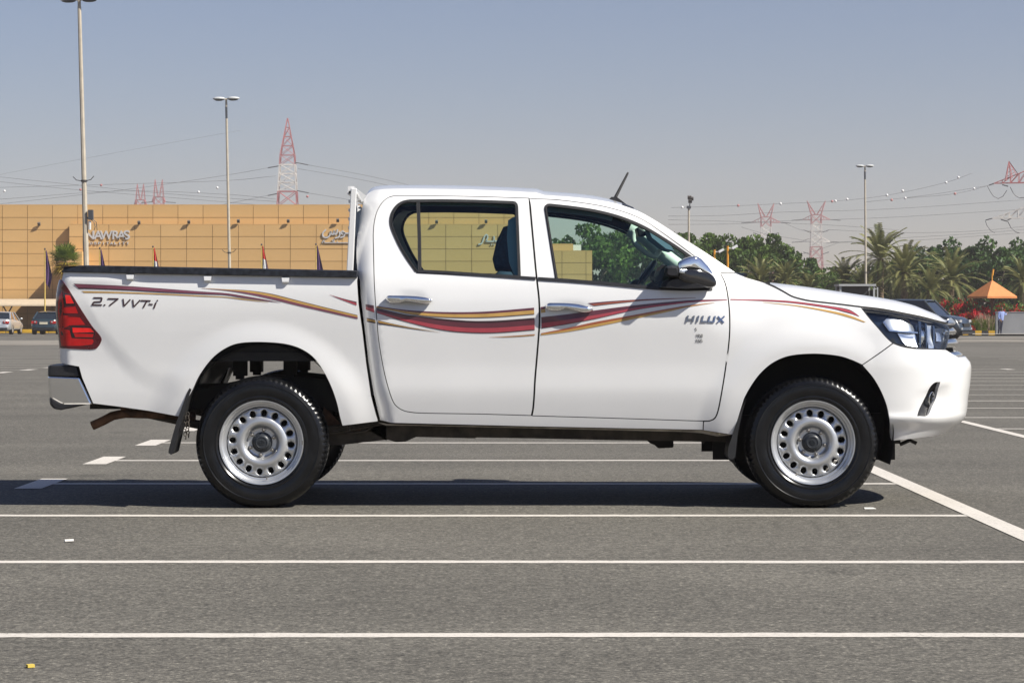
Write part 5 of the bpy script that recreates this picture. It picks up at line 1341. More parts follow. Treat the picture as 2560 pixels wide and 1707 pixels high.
lamp_post(2165.5, 182, Z_(414.5, 182), R(.45), 'slim twin headed lamp post rising between the date palms', .095, .065)
# floodlight mast and orange camera poles
mat('pole_orange', (0.62, 0.27, 0.02), 0.5, var=0.08)
Zm_ = 205.0; g0 = float(gz(Zm_)); o = empty('floodlight_mast', (X_(1722, Zm_), Zm_, g0), 0, 'pale mast with a cluster of floodlights above the trees', 'floodlight'); h = Z_(520, Zm_) - g0
m = MB(); m.bar((0, 0, 0), (0, 0, h), .12, 8, r2=.08); m.build('mast', 'post_concrete', o)
m = MB(); m.box((0, 0, h + .05), (.34, .3, .22)); m.build('platform', 'lamp_dark', o)
for dx, dz in ((.10, .55), (.22, .75), (.05, .85)): m = MB(); m.box((dx, -.1, h + dz), (.3, .25, .26), rot=Matrix.Rotation(.4, 3, 'X')); m.build('floodlight', 'fitting_grey', o)
m = MB(); m.bar((.05, 0, h), (.14, 0, h + .8), .04, 6); m.build('stem', 'lamp_dark', o)
for (x, yt), lb in ((q('D', (2006, 760))[0], 'shorter orange camera pole in front of the trees'), (q('D', (2142, 722))[0], 'taller orange camera pole in front of the trees')):
    Zc = 150.0 if yt > 620 else 142.0; g0 = float(gz(Zc)); o = empty('camera_pole', (X_(x, Zc), Zc, g0), 0, lb, 'camera pole'); h = Z_(yt, Zc) - g0
    m = MB(); m.bar((0, 0, 0), (0, 0, h), .07, 8); m.build('pole', 'pole_orange', o)
    m = MB(); m.bar((0, 0, h - .12), (.34, -.05, h - .16), .03, 6); m.build('arm', 'sticker', o)
    m = MB(); m.box((.40, -.1, h - .06), (.34, .14, .14), rot=Matrix.Rotation(-.5, 3, 'Y')); m.build('camera_housing', 'sticker', o)
# grey framed box shelter behind the hood
mat('shelter_grey', (0.40, 0.41, 0.41), 0.5, var=0.06)
Zs = 150.0; g0 = float(gz(Zs)); xa, xb_ = X_(2099, Zs), X_(2187, Zs); zt = Z_(714, Zs)
o = empty('open_shelter', ((xa + xb_) / 2, Zs, g0), 0, 'grey framed open shelter with dark inside standing below the palms', 'shelter'); so4 = ((xa + xb_) / 2, Zs, g0)
for x in (xa + .05, xb_ - .05):
    for y in (Zs, Zs + 2.0): m = MB(); m.box((x, y, (zt + g0) / 2), (.11, .11, zt - g0)); m.build('post', 'shelter_grey', o, False, so4)
m = MB(); m.box(((xa + xb_) / 2, Zs + 1, zt + .03), (xb_ - xa + .1, 2.3, .12)); m.build('roof', 'shelter_grey', o, False, so4)
for dx in (xa + .03, xb_ - .03): m = MB(); m.box((dx, Zs + 1, (zt + g0) / 2 - .1), (.03, 1.85, zt - g0 - .3)); m.build('side_panel', 'lamp_dark', o, False, so4)
m = MB(); m.box(((xa + xb_) / 2, Zs + 2.0, (zt + g0) / 2), (xb_ - xa - .1, .05, zt - g0)); m.build('back_panel', 'lamp_dark', o, False, so4)
m = MB(); m.box((xb_ + .18, Zs + .1, (zt + g0) / 2 - .05), (.07, .07, zt - g0 - .1)); m.box((xb_ + .09, Zs + .1, zt - .2), (.2, .05, .05)); m.build('stay', 'shelter_grey', o, False, so4)

# ---- pylons and lines
mat('pylon_red', (0.42, 0.13, 0.13), 0.7, var=0.1, scale=0.3)
mat('pylon_white', (0.66, 0.62, 0.57), 0.7, var=0.08, scale=0.3)
mat('insulator', (0.06, 0.065, 0.07), 0.5)
mat('cable_grey', (0.13, 0.13, 0.135), 0.6)
def lattice(mb, c, levels, r, skip_top=False):
    """levels: (z, half width); four legs, rings, crossed braces"""
    def cn(z, w): return [Vector((c[0] + sx * w, c[1] + sy * w, z)) for sx, sy in ((-1, -1), (1, -1), (1, 1), (-1, 1))]
    for (z0, w0_), (z1, w1) in zip(levels[:-1], levels[1:]):
        A, B = cn(z0, w0_), cn(z1, w1)
        for i in range(4):
            mb.bar(A[i], B[i], r * 1.3, 4, cap=False); j = (i + 1) % 4
            if w1 > .15: mb.bar(B[i], B[j], r * .9, 3, cap=False)
            mb.bar(A[i], B[j], r * .8, 3, cap=False); mb.bar(A[j], B[i], r * .8, 3, cap=False)
def sub(levels, n):
    out = []
    for (z0, a), (z1, b) in zip(levels[:-1], levels[1:]):
        k = max(1, int(round(abs(z1 - z0) / n)))
        out += [(z0 + (z1 - z0) * i / k, a + (b - a) * i / k) for i in range(k)]
    return out + [levels[-1]]
# tall tapered tower behind the building
Zt = 640.0; s_ = Zt / F_PX; xa = X_(719, Zt); zz = lambda y: Z_(y, Zt)
o = empty('tapered_pylon', (xa, Zt, -.44), 0, 'tall tapered red and white pylon ending in a point above the tan roof', 'pylon'); of = (xa, Zt, -.44)
m = MB(); lattice(m, (xa, Zt), sub([(zz(412), 19 * s_), (zz(388), 17.5 * s_), (zz(296), .6 * s_)], 2.4), .10); m.build('red_section', 'pylon_red', o, False, of)
m = MB(); lattice(m, (xa, Zt), sub([(zz(479), 22.5 * s_), (zz(412), 19 * s_)], 2.6), .13); m.build('white_section', 'pylon_white', o, False, of)
m = MB(); lattice(m, (xa, Zt), sub([(-.44, 40 * s_), (zz(620), 30 * s_), (zz(479), 22.5 * s_)], 4.0), .13); m.build('red_section', 'pylon_red', o, False, of)
for a, b in (((1300, 1018), (1425, 1043)), ((1062, 1055), (930, 1078)), ((1305, 1360), (1430, 1385)), ((1056, 1392), (930, 1417)), ((1265, 1016), (1300, 1018)), ((1085, 1050), (1062, 1055)), ((1285, 1358), (1305, 1360)), ((1068, 1390), (1056, 1392))):
    m = MB(); m.bar(px(*q('X', a)[0], Zt), px(*q('X', b)[0], Zt), .13, 5); m.build('insulator', 'insulator', o, False, of)
def horned(cx, ytop, ybody, yarm, hw_horn, hw_arm, hw_body, Z, label, group=None, ylow=None):
    """Y-headed pylon: two horns, tapered cross arms, lattice body"""
    s = Z / F_PX; xa = X_(cx, Z); f = lambda y: Z_(y, Z); of = (xa, Z, -.44)
    o = empty('horned_pylon', of, 0, label, 'pylon', group)
    r = .000165 * Z * .9; hb = hw_body * s
    m = MB()
    for sx in (-1, 1):
        tip = Vector((xa + sx * hw_horn * s, Z, f(ytop)))
        for dx in (0.15, 1.0):
            for dy in (-1, 1): m.bar((xa + sx * dx * hb, Z + dy * hb * .8, f(ybody)), tip, r, 4, cap=False)
        for t in (.25, .5, .72):
            a = Vector((xa + sx * .15 * hb, Z, f(ybody))).lerp(tip, t); b = Vector((xa + sx * hb, Z, f(ybody))).lerp(tip, t + .08); m.bar(a, b, r * .7, 3, cap=False)
    lattice(m, (xa, Z), sub([(f(yarm + (yarm - ybody) * .9), hb), (f(ybody), hb)], hb * 1.6), r * .9)
    m.build('red_head', 'pylon_red', o, False, of)
    def arm(y, col):
        for sx in (-1, 1):
            mm = MB(); tip = Vector((xa + sx * hw_arm * s, Z, f(y)))
            for dy in (-1, 1):
                mm.bar((xa + sx * hb, Z + dy * hb, f(y)), tip, r, 4, cap=False); mm.bar((xa + sx * hb, Z + dy * hb, f(y - (yarm - ybody) * .9)), tip, r * .9, 4, cap=False)
            for t in (.3, .6): mm.bar(Vector((xa + sx * hb, Z, f(y))).lerp(tip, t), Vector((xa + sx * hb, Z, f(y - (yarm - ybody) * .9))).lerp(tip, t), r * .7, 3, cap=False)
            mm.build('cross_arm', col, o, False, of)
        for sx in (-1, 1):
            mm = MB(); mm.bar((xa + sx * hw_arm * s, Z, f(y)), (xa + sx * (hw_arm + 26) * s, Z, f(y + 2)), r * 1.1, 5); mm.build('insulator', 'insulator', o, False, of)
            mm = MB(); mm.bar((xa + sx * hb, Z, f(y + 33)), (xa + sx * (hw_body + 20) * s, Z, f(y + 26)), r * 1.2, 5); mm.build('insulator', 'insulator', o, False, of)
    arm(yarm, 'pylon_red'); y2 = yarm + 55; arm(y2, 'pylon_white')
    m = MB(); lattice(m, (xa, Z), sub([(f(yarm + 68), hb * 1.14), (f(yarm + (yarm - ybody) * .9), hb)], hb * 1.7), r); m.build('white_section', 'pylon_white', o, False, of)
    m = MB(); lattice(m, (xa, Z), sub([(-.44, hb * 1.7), (f(yarm + 68), hb * 1.14)], hb * 2.2), r); m.build('red_section', 'pylon_red', o, False, of)
V_ = lambda x, y: q('V', (x, y))[0]
horned(V_(1110, 0)[0], V_(0, 155)[1], V_(0, 395)[1], V_(0, 478)[1], 23, 35, 12, 1100, 'red and white horned pylon standing clear in the gap between tree groups')
horned(V_(240, 0)[0], V_(0, 195)[1], V_(0, 435)[1], V_(0, 525)[1], 20.5, 36, 12, 1180, 'red and white horned pylon half hidden by the leafy trees')
P_px = lambda x, y: q('P', (x, y))[0]
horned(P_px(856, 0)[0], P_px(0, 1352)[1], P_px(0, 1470)[1], P_px(0, 1508)[1], 8, 16, 11, 1000, 'shorter red pylon head showing above the tan roof')
horned(P_px(990, 0)[0], P_px(0, 1320)[1], P_px(0, 1450)[1], P_px(0, 1485)[1], 9, 17, 12, 960, 'taller of two red pylon heads close together above the tan roof')
horned(2592, 590, 606, 614, 24, 42, 15, 760, 'distant red pylon whose arm shows above the dark trees')
# big pylon at the right edge: only its arms reach into the picture
Zp = 400.0; s_ = Zp / F_PX; xa = X_(2640, Zp); of = (xa, Zp, -.44)
o = empty('wide_arm_pylon', of, 0, 'large pylon with long red upper arm and white lower arm', 'pylon')
U_ = lambda x, y: px(*q('U', (x, y))[0], Zp)
def bigarm(tip, base_top, base_bot, col, horn=None):
    mm = MB(); n = 7
    T = Vector(U_(*tip)); A = Vector(U_(*base_top)); B = Vector(U_(*base_bot))
    for dy in (-1.1, 1.1):
        a, b = A + Vector((0, dy, 0)), B + Vector((0, dy, 0)); mm.bar(T, a, .10, 4); mm.bar(T, b, .12, 4)
        for i in range(1, n + 1):
            t, t2 = i / n, max(0, (i - 1) / n); mm.bar(T.lerp(a, t), T.lerp(b, t), .06, 3); mm.bar(T.lerp(a, t), T.lerp(b, t2), .06, 3)
    for i in range(1, n + 1): mm.bar(T.lerp(B + Vector((0, -1.1, 0)), i / n), T.lerp(B + Vector((0, 1.1, 0)), i / n), .05, 3)
    if horn:
        H = Vector(U_(*horn))
        for dx in ((1290, 440), (1380, 400), (1460, 330)): 
            for dy in (-.7, .7): mm.bar(H, Vector(U_(*dx)) + Vector((0, dy, 0)), .07, 3)
        for t in (.35, .6, .8): mm.bar(H.lerp(Vector(U_(1290, 440)), t), H.lerp(Vector(U_(1440, 350)), t), .05, 3)
    mm.build('cross_arm', col, o, False, of)
    m2 = MB(); m2.add([(2 * xa - p[0], p[1], p[2]) for p in mm.v], [list(reversed(f)) for f in mm.f]); m2.build('cross_arm', col, o, False, of)
bigarm((1115, 475), (1990, 130), (1990, 455), 'pylon_red', (1340, 140)); bigarm((1090, 1002), (1990, 690), (1990, 990), 'pylon_white')
m = MB(); lattice(m, (xa, Zp), sub([(-.44, 3.6), (U_(0, 1100)[2], 2.1), (U_(0, 100)[2], 1.6)], 3.4), .12); m.build('tower_body', 'pylon_red', o, False, of)
for a, b in (((1115, 475), (1038, 503)), ((1240, 495), (1330, 520)), ((1090, 1002), (990, 1028)), ((1220, 1020), (1320, 1046)), ((1320, 1030), (1390, 995))):
    m = MB(); m.bar(U_(*a), U_(*b), .09, 5); m.build('insulator', 'insulator', o, False, of)
for pts in ([(1015, 510), (1060, 600), (1110, 670), (1180, 705), (1250, 670), (1310, 580)], [(1360, 530), (1400, 610), (1440, 660), (1500, 695), (1568, 690)], [(985, 1035), (1010, 1110), (1070, 1190), (1130, 1220)], [(1325, 1050), (1370, 1140), (1440, 1205), (1500, 1225)]):
    m = MB(); m.tube([U_(*p) for p in pts], .055, 4); m.build('jumper_loop', 'cable_grey', o, False, of)
def cable(pts, Z, label, group, r=None):
    P = catmull(pts, 5); W = [px(a, b, Z) for a, b in P]; c = W[len(W) // 2]
    m = MB(); m.tube(W, r or Z * .000066, 4); ob = m.build('power_cable', 'cable_grey', None, True, c, c)
    tag(ob, label, 'cable', group)
lc = ('thin overhead power cable sagging above the tan roof', 'cables above the building')
for pts in ([(771, 413), (900, 436), (1035, 466), (1180, 505)], [(745, 422), (900, 449), (1035, 478)], [(772, 483), (868, 499), (960, 520)], [(670, 420), (580, 436), (413, 461), (257, 481), (-60, 517)], [(670, 489), (600, 503), (540, 515)],
            [(-60, 436), (60, 449), (400, 483), (700, 505)], [(-60, 448), (60, 461), (206, 476), (500, 500), (640, 512)], [(-40, 470), (250, 462), (560, 452), (690, 440)], [(-20, 500), (300, 478), (560, 486), (690, 498)]): cable(pts, 645, *lc)
for pts in ([(-60, 450), (60, 425), (345, 372), (604, 326)],): cable(pts, 900, 'faint overhead cable rising behind the lamp posts', None, 900 * .00004)
lr = ('thin overhead power cable strung above the trees', 'cables above the trees')
E_ = lambda *p: q('E', *p)
for pts in (E_((-60, 217), (398, 204), (687, 190), (1060, 172), (1420, 132), (1819, 45), (2000, -20)), E_((-80, 332), (350, 328), (700, 308), (1090, 297), (1600, 275), (2400, 225)), E_((-80, 275), (300, 270), (700, 248), (1450, 225), (2400, 160)),
            E_((-80, 300), (400, 312), (1000, 335), (1500, 370)), E_((420, 350), (600, 400), (850, 440)), E_((700, 315), (840, 372), (1010, 380)), E_((1020, 368), (1500, 388), (2000, 378), (2400, 340)), E_((1000, 460), (1500, 425), (2000, 395), (2400, 362)),
            E_((1095, 455), (1600, 440), (2400, 385)), E_((650, 520), (850, 530), (1090, 455)), E_((960, 605), (1100, 605), (1260, 590)), E_((1260, 180), (1700, 130), (2150, 60)), E_((1540, 152), (1880, 122), (2130, 62))): cable(pts, 620, *lr)
mat('ball_white', (0.75, 0.74, 0.72), 0.5); mat('ball_red', (0.45, 0.16, 0.15), 0.5)
balls = [(p, 'w') for p in E_((15, 215), (687, 190), (1063, 172), (1143, 160), (1415, 132), (1522, 102), (1540, 152), (1903, 10), (2010, 87), (1819, 45))] + [(p, 'r') for p in E_((398, 203), (1040, 174), (1447, 165), (1880, 122))] \
    + [(p, 'w') for p in q('P', (1283, 1412), (1420, 1380))] + [(p, 'r') for p in q('P', (415, 1395), (567, 1362), (2083, 1445))] + [((11, 478), 'w')]
for (x, y), c in balls:
    left = x < 1200; p = px(x, y, 640 if left else 618); m = MB(); m.ellipsoid((0, 0, 0), (.33, .33, .33), 12, 8)
    ob = m.build('marker_ball', 'ball_white' if c == 'w' else 'ball_red', None, True, None, p)
    tag(ob, ('white' if c == 'w' else 'reddish') + ' round marker ball on an overhead line above the ' + ('building' if left else 'trees'), 'marker ball', ('white' if c == 'w' else 'red') + ' marker balls over the ' + ('building' if left else 'trees'))

# ---- vegetation
leaf_mat('leaf_dark', (0.016, 0.046, 0.010), (0.078, 0.155, 0.028), 0.9)
leaf_mat('leaf_mid', (0.028, 0.066, 0.010), (0.125, 0.200, 0.030), 0.9)
leaf_mat('palm_green', (0.075, 0.095, 0.025), (0.30, 0.29, 0.11), 0.8, 0.25)
leaf_mat('fan_green', (0.06, 0.11, 0.015), (0.22, 0.27, 0.04), 2.0, 0.25)
leaf_mat('fan_yellow', (0.30, 0.20, 0.02), (0.50, 0.34, 0.04), 2.0, 0.2)
leaf_mat('bract_red', (0.40, 0.008, 0.015), (0.62, 0.02, 0.03), 2.0, 0.3)
leaf_mat('grass_green', (0.09, 0.14, 0.015), (0.22, 0.28, 0.04), 2.0, 0.3)
leaf_mat('plume', (0.32, 0.20, 0.14), (0.50, 0.36, 0.26), 2.0, 0.3)
mat('bark', (0.10, 0.075, 0.05), 0.9, var=0.3, scale=5, bump=0.6, bscale=14)
def leaf_quads(C, size, up=0.35, rng=RNG):
    """one bent leaf (two triangles) at each centre"""
    n = len(C); d = rng.normal(size=(n, 3)); d[:, 2] = np.abs(d[:, 2]) * up + d[:, 2] * (1 - up) * .6; d /= np.linalg.norm(d, axis=1, keepdims=True)
    t = rng.normal(size=(n, 3)); t -= d * (t * d).sum(1, keepdims=True); t /= np.linalg.norm(t, axis=1, keepdims=True); b = np.cross(d, t)
    s = size * rng.uniform(.6, 1.25, (n, 1))
    V = np.stack([C - t * s, C + b * s * .55, C + t * s, C - b * s * .55], 1).reshape(-1, 3)
    F = np.arange(n * 4).reshape(-1, 4)
    return V, F
def crown(rx, rz, nclump, nleaf, size, seed, low=0.0):
    rng = np.random.default_rng(seed); C = []
    for i in range(nclump):
        d = rng.normal(size=3); d /= np.linalg.norm(d); r = rng.uniform(.45, 1.0) ** .6
        c = np.array([d[0] * rx, d[1] * rx, d[2] * rz]) * r; cr = rng.uniform(.16, .30) * rx
        n = int(nleaf * rng.uniform(.7, 1.3)); e = rng.normal(size=(n, 3)); e /= np.linalg.norm(e, axis=1, keepdims=True)
        e = e * (rng.uniform(.35, 1, (n, 1)) ** .5) * cr * np.array([1, 1, .85]); C.append(c + e)
    C = np.vstack(C); return leaf_quads(C, size, .5, rng)
def tree_mesh(h, rx, rz, seed, m, nclump=44, nleaf=85, size=.22):
    V, F = crown(rx, rz, nclump, nleaf, size, seed); V = V + np.array([0, 0, h - rz])
    me = bpy.data.meshes.new('crown'); me.from_pydata(V.tolist(), [], F.tolist()); me.materials.append(M[m]); me.update()
    rng = np.random.default_rng(seed + 50); mb = MB(); zc = h - rz
    mb.tube([(0, 0, -.1), (.05, .02, zc * .5), (0, .05, zc)], [.22, .17, .13], 8)
    for k in range(6):
        a = k * 1.05 + rng.uniform(0, .5); mb.tube([(0, 0, zc * .55), (math.cos(a) * rx * .3, math.sin(a) * rx * .3, zc * .95), (math.cos(a) * rx * .62, math.sin(a) * rx * .62, zc + rz * .35)], [.11, .07, .03], 6)
    t = mb.build('trunk', 'bark', None, True); tm = t.data; bpy.data.objects.remove(t)
    return me, tm
TREES = []
def tree(x, ytop, Z, k, label, group, cat='tree', sx=1.0):
    if k >= len(TREES): return
    g0 = float(gz(Z)); top = Z_(ytop, Z) - g0; me, tr, h = TREES[k]; s = top / h
    o = empty('leafy_tree', (X_(x, Z), Z, g0), random.uniform(0, 6.28), label, cat, group); o.scale = (s * sx, s * sx, s)
    c = bpy.data.objects.new('crown', me); COL.objects.link(c); c.parent = o; c['kind'] = 'stuff'
    t = bpy.data.objects.new('trunk', tr); COL.objects.link(t); t.parent = o
for i, (h, rx, rz, m_) in enumerate(((9, 3.4, 3.9, 'leaf_mid'), (9, 3.0, 4.1, 'leaf_dark'), (8, 3.5, 3.5, 'leaf_mid'), (8, 2.6, 3.7, 'leaf_dark'))):
    me, t = tree_mesh(h, rx, rz, 100 + i, m_); TREES.append((me, t, h))
for x, y, Z, k in ((1425, 588, 214, 0), (1478, 566, 212, 2), (1535, 560, 216, 0), (1595, 568, 214, 1), (1655, 572, 220, 0), (1700, 588, 214, 2), (1752, 578, 216, 0), (1802, 590, 214, 2), (1850, 583, 216, 0), (1902, 592, 212, 2), (1946, 596, 214, 0), (1985, 617, 214, 1), (2024, 650, 216, 2)):
    tree(x, y, Z, k, 'bushy green tree in the group rising behind the cab', 'trees behind the cab')
for x, y, Z, k in ((2250, 640, 222, 1), (2292, 622, 220, 3), (2330, 612, 218, 1), (2372, 604, 222, 3), (2412, 610, 218, 1), (2452, 602, 221, 3), (2490, 608, 218, 1), (2530, 606, 222, 3), (2572, 612, 219, 1), (2615, 610, 222, 3), (2660, 612, 220, 1), (2705, 606, 222, 3), (2750, 612, 219, 1)):
    tree(x, y, Z, k, 'dense dark green tree in the row behind the gazebo', 'dark trees behind the gazebo', sx=1.15)
for x, y, Z, k in ((2075, 672, 220, 2), (2120, 678, 218, 0), (2168, 664, 222, 2), (2210, 655, 220, 1)):
    tree(x, y, Z, k, 'low leafy tree filling the gap behind the date palms', 'low trees behind the palms', sx=1.25)
def frond(rng, L, az, el, droop, n=13, lw=.045, ll=.42):
    """arched midrib with two rows of leaflets"""
    V = []; F = []; p = np.array([0, 0, 0.0]); a = el; ca, sa = math.cos(az), math.sin(az); pts = []; st = L / n
    for i in range(n + 1):
        pts.append((p.copy(), a)); p = p + st * np.array([math.cos(a) * ca, math.cos(a) * sa, math.sin(a)]); a -= droop / n * (.5 + 1.2 * i / n)
    side = np.array([-sa, ca, 0])
    for i in range(n):
        b = len(V); q0, q1 = pts[i][0], pts[i + 1][0]; w = .028 * (1 - i / n) + .008
        V += [q0 - side * w, q0 + side * w, q1 + side * w, q1 - side * w]; F.append([b, b + 1, b + 2, b + 3])
        if i < 1: continue
        for s in (-1, 1):
            for hh in (.2, .7):
                c0 = q0 + (q1 - q0) * hh; dirv = (q1 - q0) / np.linalg.norm(q1 - q0); t = i / n
                l = ll * (1.15 - abs(t - .4) * 1.1) * rng.uniform(.85, 1.1); d = dirv * .75 + side * s * .85 + np.array([0, 0, .38 - .5 * t]) ; d /= np.linalg.norm(d)
                nn = np.cross(d, side * s); nn /= (np.linalg.norm(nn) + 1e-9); ww = dirv * lw
                b = len(V); V += [c0 - ww, c0 + ww, c0 + d * l * .6 + ww * .7 - np.array([0, 0, .03]), c0 + d * l - np.array([0, 0, .09])]; F.append([b, b + 1, b + 2, b + 3])
    return V, F
def palm_mesh(seed, L=2.9, nf=54):
    rng = np.random.default_rng(seed); V = []; F = []
    for i in range(nf):
        el = math.radians(84 - 132 * (i / nf) ** 1.1 + rng.uniform(-7, 7)); az = i * 2.39996 + rng.uniform(-.2, .2)
        v, f = frond(rng, L * rng.uniform(.85, 1.08), az, el, rng.uniform(.7, 1.25)); b = len(V); V += v; F += [[k + b for k in q_] for q_ in f]
    me = bpy.data.meshes.new('crown'); me.from_pydata([tuple(p) for p in V], [], F); me.materials.append(M['palm_green']); me.update()
    return me
mat('palm_bark', (0.16, 0.115, 0.07), 0.95, var=0.3, scale=6, bump=0.8, bscale=9)
PALM = [palm_mesh(5), palm_mesh(9, 2.8, 50), palm_mesh(21, 2.9, 58)]
def palm(x, yc, Z, k, s, label, group=None):
    g0 = float(gz(Z)); zc = Z_(yc, Z) - g0; o = empty('date_palm', (X_(x, Z), Z, g0), random.uniform(0, 6.28), label, 'palm', group)
    c = bpy.data.objects.new('crown', PALM[k]); COL.objects.link(c); c.parent = o; c['kind'] = 'stuff'; c.location = (0, 0, zc); c.scale = (s, s, s)
    m = MB(); n = 9; m.tube([(0, 0, -.1 + (zc + .15) * i / (n - 1)) for i in range(n)], [.25 + .03 * (i % 2) for i in range(n)], 9); m.build('trunk', 'palm_bark', o)
palm(2201, 648, 192, 0, 1.08, 'tallest date palm with feathery crown, next to the slim lamp post')
palm(2262, 683, 188, 2, .98, 'date palm with dense arching crown right of the tallest palm')
palm(2378, 704, 190, 0, 1.02, 'broad date palm behind the red flowering bushes')
palm(1900, 702, 196, 1, .80, 'low pale date palm closest to the cab', None)
palm(1965, 706, 196, 2, .72, 'low date palm in the line above the hood', 'low palms above the hood')
palm(2022, 728, 196, 0, .62, 'low date palm in the line above the hood', 'low palms above the hood')
palm(2112, 705, 194, 1, .80, 'low date palm in the line above the hood', 'low palms above the hood')
palm(2160, 722, 191, 2, .74, 'low date palm in the line above the hood', 'low palms above the hood')
palm(2325, 728, 186, 1, .80, 'low date palm between two taller palms behind the dark car')
palm(2557, 705, 178, 1, .75, 'date palm with yellowing fronds right of the gazebo roof')
# fan palm in front of the building
Zq = 150.0; g0 = float(gz(Zq)); o = empty('fan_palm', (X_(163, Zq), Zq, g0), 0, 'bushy fan palm with yellowing lower leaves in front of the tan wall', 'palm')
def fan(rng, az, el, L, rad, nb=13):
    ca, sa = math.cos(az), math.sin(az); d = np.array([math.cos(el) * ca, math.cos(el) * sa, math.sin(el)]); side = np.array([-sa, ca, 0]); up = np.cross(side, d) * -1; c = d * L; V = []; F = []
    b = 0; V += [-side * .015, side * .015, c + side * .012, c - side * .012]; F.append([0, 1, 2, 3])
    for i in range(nb):
        a = (i / (nb - 1) - .5) * 4.2; dr = d * math.cos(a) + side * math.sin(a); t = np.cross(up, dr) * .035; r = rad * (1 - .18 * abs(a) / 2.1); b = len(V)
        V += [c, c + dr * r * .55 + t, c + dr * r - np.array([0, 0, .12 * r]), c + dr * r * .55 - t]; F.append([b, b + 1, b + 2, b + 3])
    return V, F
rng = np.random.default_rng(3)
zc = Z_(655, Zq) - g0
for nm, mt, els, nf in (('crown', 'fan_green', (85, -8), 46), ('dry_leaves', 'fan_yellow', (-5, -55), 16)):
    V, F = [], []
    for i in range(nf):
        el = math.radians(els[0] + (els[1] - els[0]) * i / nf + rng.uniform(-8, 8)); v, f = fan(rng, i * 2.4 + rng.uniform(-.3, .3), el, rng.uniform(.52, .74), rng.uniform(.56, .76)); b = len(V)
        V += [tuple(np.array(p) + np.array([0, 0, zc])) for p in v]; F += [[k + b for k in q_] for q_ in f]
    mk(nm, V, F, mt, o)
m = MB(); m.tube([(0, 0, 0), (0, 0, zc * .5), (0, 0, zc)], [.2, .17, .15], 10); m.build('trunk', 'palm_bark', o)
# red flowering bushes
def bush(name, x, ybase, ytop, Z, rx, seed, label, group, red=.5, cat='bush'):
    g0 = float(gz(Z)); top = Z_(ytop, Z) - g0; o = empty(name, (X_(x, Z), Z, g0), 0, label, cat, group); rng = np.random.default_rng(seed)
    C = []; nC = 26
    for i in range(nC):
        c = np.array([rng.uniform(-1, 1) * rx, rng.uniform(-.6, .6) * rx, rng.uniform(.1, .88) * top]); c[2] *= (1 - .35 * (c[0] / rx) ** 2); e = rng.normal(size=(60, 3)) * .22 * rx * np.array([1, .8, .8]); C.append(c + e)
    C = np.vstack(C); C[:, 2] = np.abs(C[:, 2]); V, F = leaf_quads(C, .10, .5, rng); mk('foliage', V, F, 'leaf_mid', o)['kind'] = 'stuff'
    R_ = []
    for i in range(int(22 * red)):
        c = np.array([rng.uniform(-1, 1) * rx, -rng.uniform(.2, .75) * rx, rng.uniform(.25, .95) * top]); c[2] *= (1 - .3 * (c[0] / rx) ** 2); R_.append(c + rng.normal(size=(40, 3)) * .13 * rx)
    if R_: R_ = np.vstack(R_); V, F = leaf_quads(R_, .085, .5, rng); mk('flowers', V, F, 'bract_red', o)['kind'] = 'stuff'
    m = MB()
    for i in range(5): m.tube([(rng.uniform(-.1, .1), 0, 0), (rng.uniform(-.5, .5) * rx, rng.uniform(-.3, .3), top * .6)], [.03, .012], 5)
    m.build('stems', 'bark', o)
for i, (x, yt, Z, r_, rd_) in enumerate(((2345, 752, 171, 1.1, .5), (2383, 742, 170, 1.1, 1.0), (2418, 750, 169, 1.1, 1.3), (2447, 760, 171, .95, 1.1), (2428, 775, 166, .8, 1.3), (2508, 756, 170, 1.1, .8), (2548, 750, 171, 1.2, .8), (2590, 752, 171, 1.2, .7))):
    bush('flowering_bush', x, 830, yt, Z, r_, 40 + i, 'bushy shrub covered in red flowers in the bed around the gazebo', 'red flowering shrubs', rd_)
# ornamental grass
Zg = 161.0; g0 = float(gz(Zg)); o = empty('grass_clump', (X_(2466, Zg), Zg, g0), 0, 'clump of tall grass with pinkish plumes beside the grey wall', 'grass clump'); rng = np.random.default_rng(8)
for nm, mt, n, h0, h1, w_ in (('blades', 'grass_green', 700, .6, 1.1, .016), ('plumes', 'plume', 80, .95, 1.45, .022)):
    V, F = [], []
    for i in range(n):
        bx, by = rng.uniform(-.55, .55), rng.uniform(-.35, .35); a = rng.uniform(0, 6.28); h = rng.uniform(h0, h1) ; ln = rng.uniform(.1, .42); b = len(V); dx, dy = math.cos(a) * ln + bx * .45, math.sin(a) * ln
        for t in (0, .5, 1):
            w = w_ * (1 - .8 * t) if nm == 'blades' else (w_ * (.2 if t < .5 else (1.5 if t == .5 else .3)))
            c = np.array([bx + dx * t ** 1.8, by + dy * t ** 1.8, h * t]); V += [(c[0] - w, c[1], c[2]), (c[0] + w, c[1], c[2])]
        F += [[b, b + 1, b + 3, b + 2], [b + 2, b + 3, b + 5, b + 4]]
    mk(nm, V, F, mt, o)['kind'] = 'stuff'
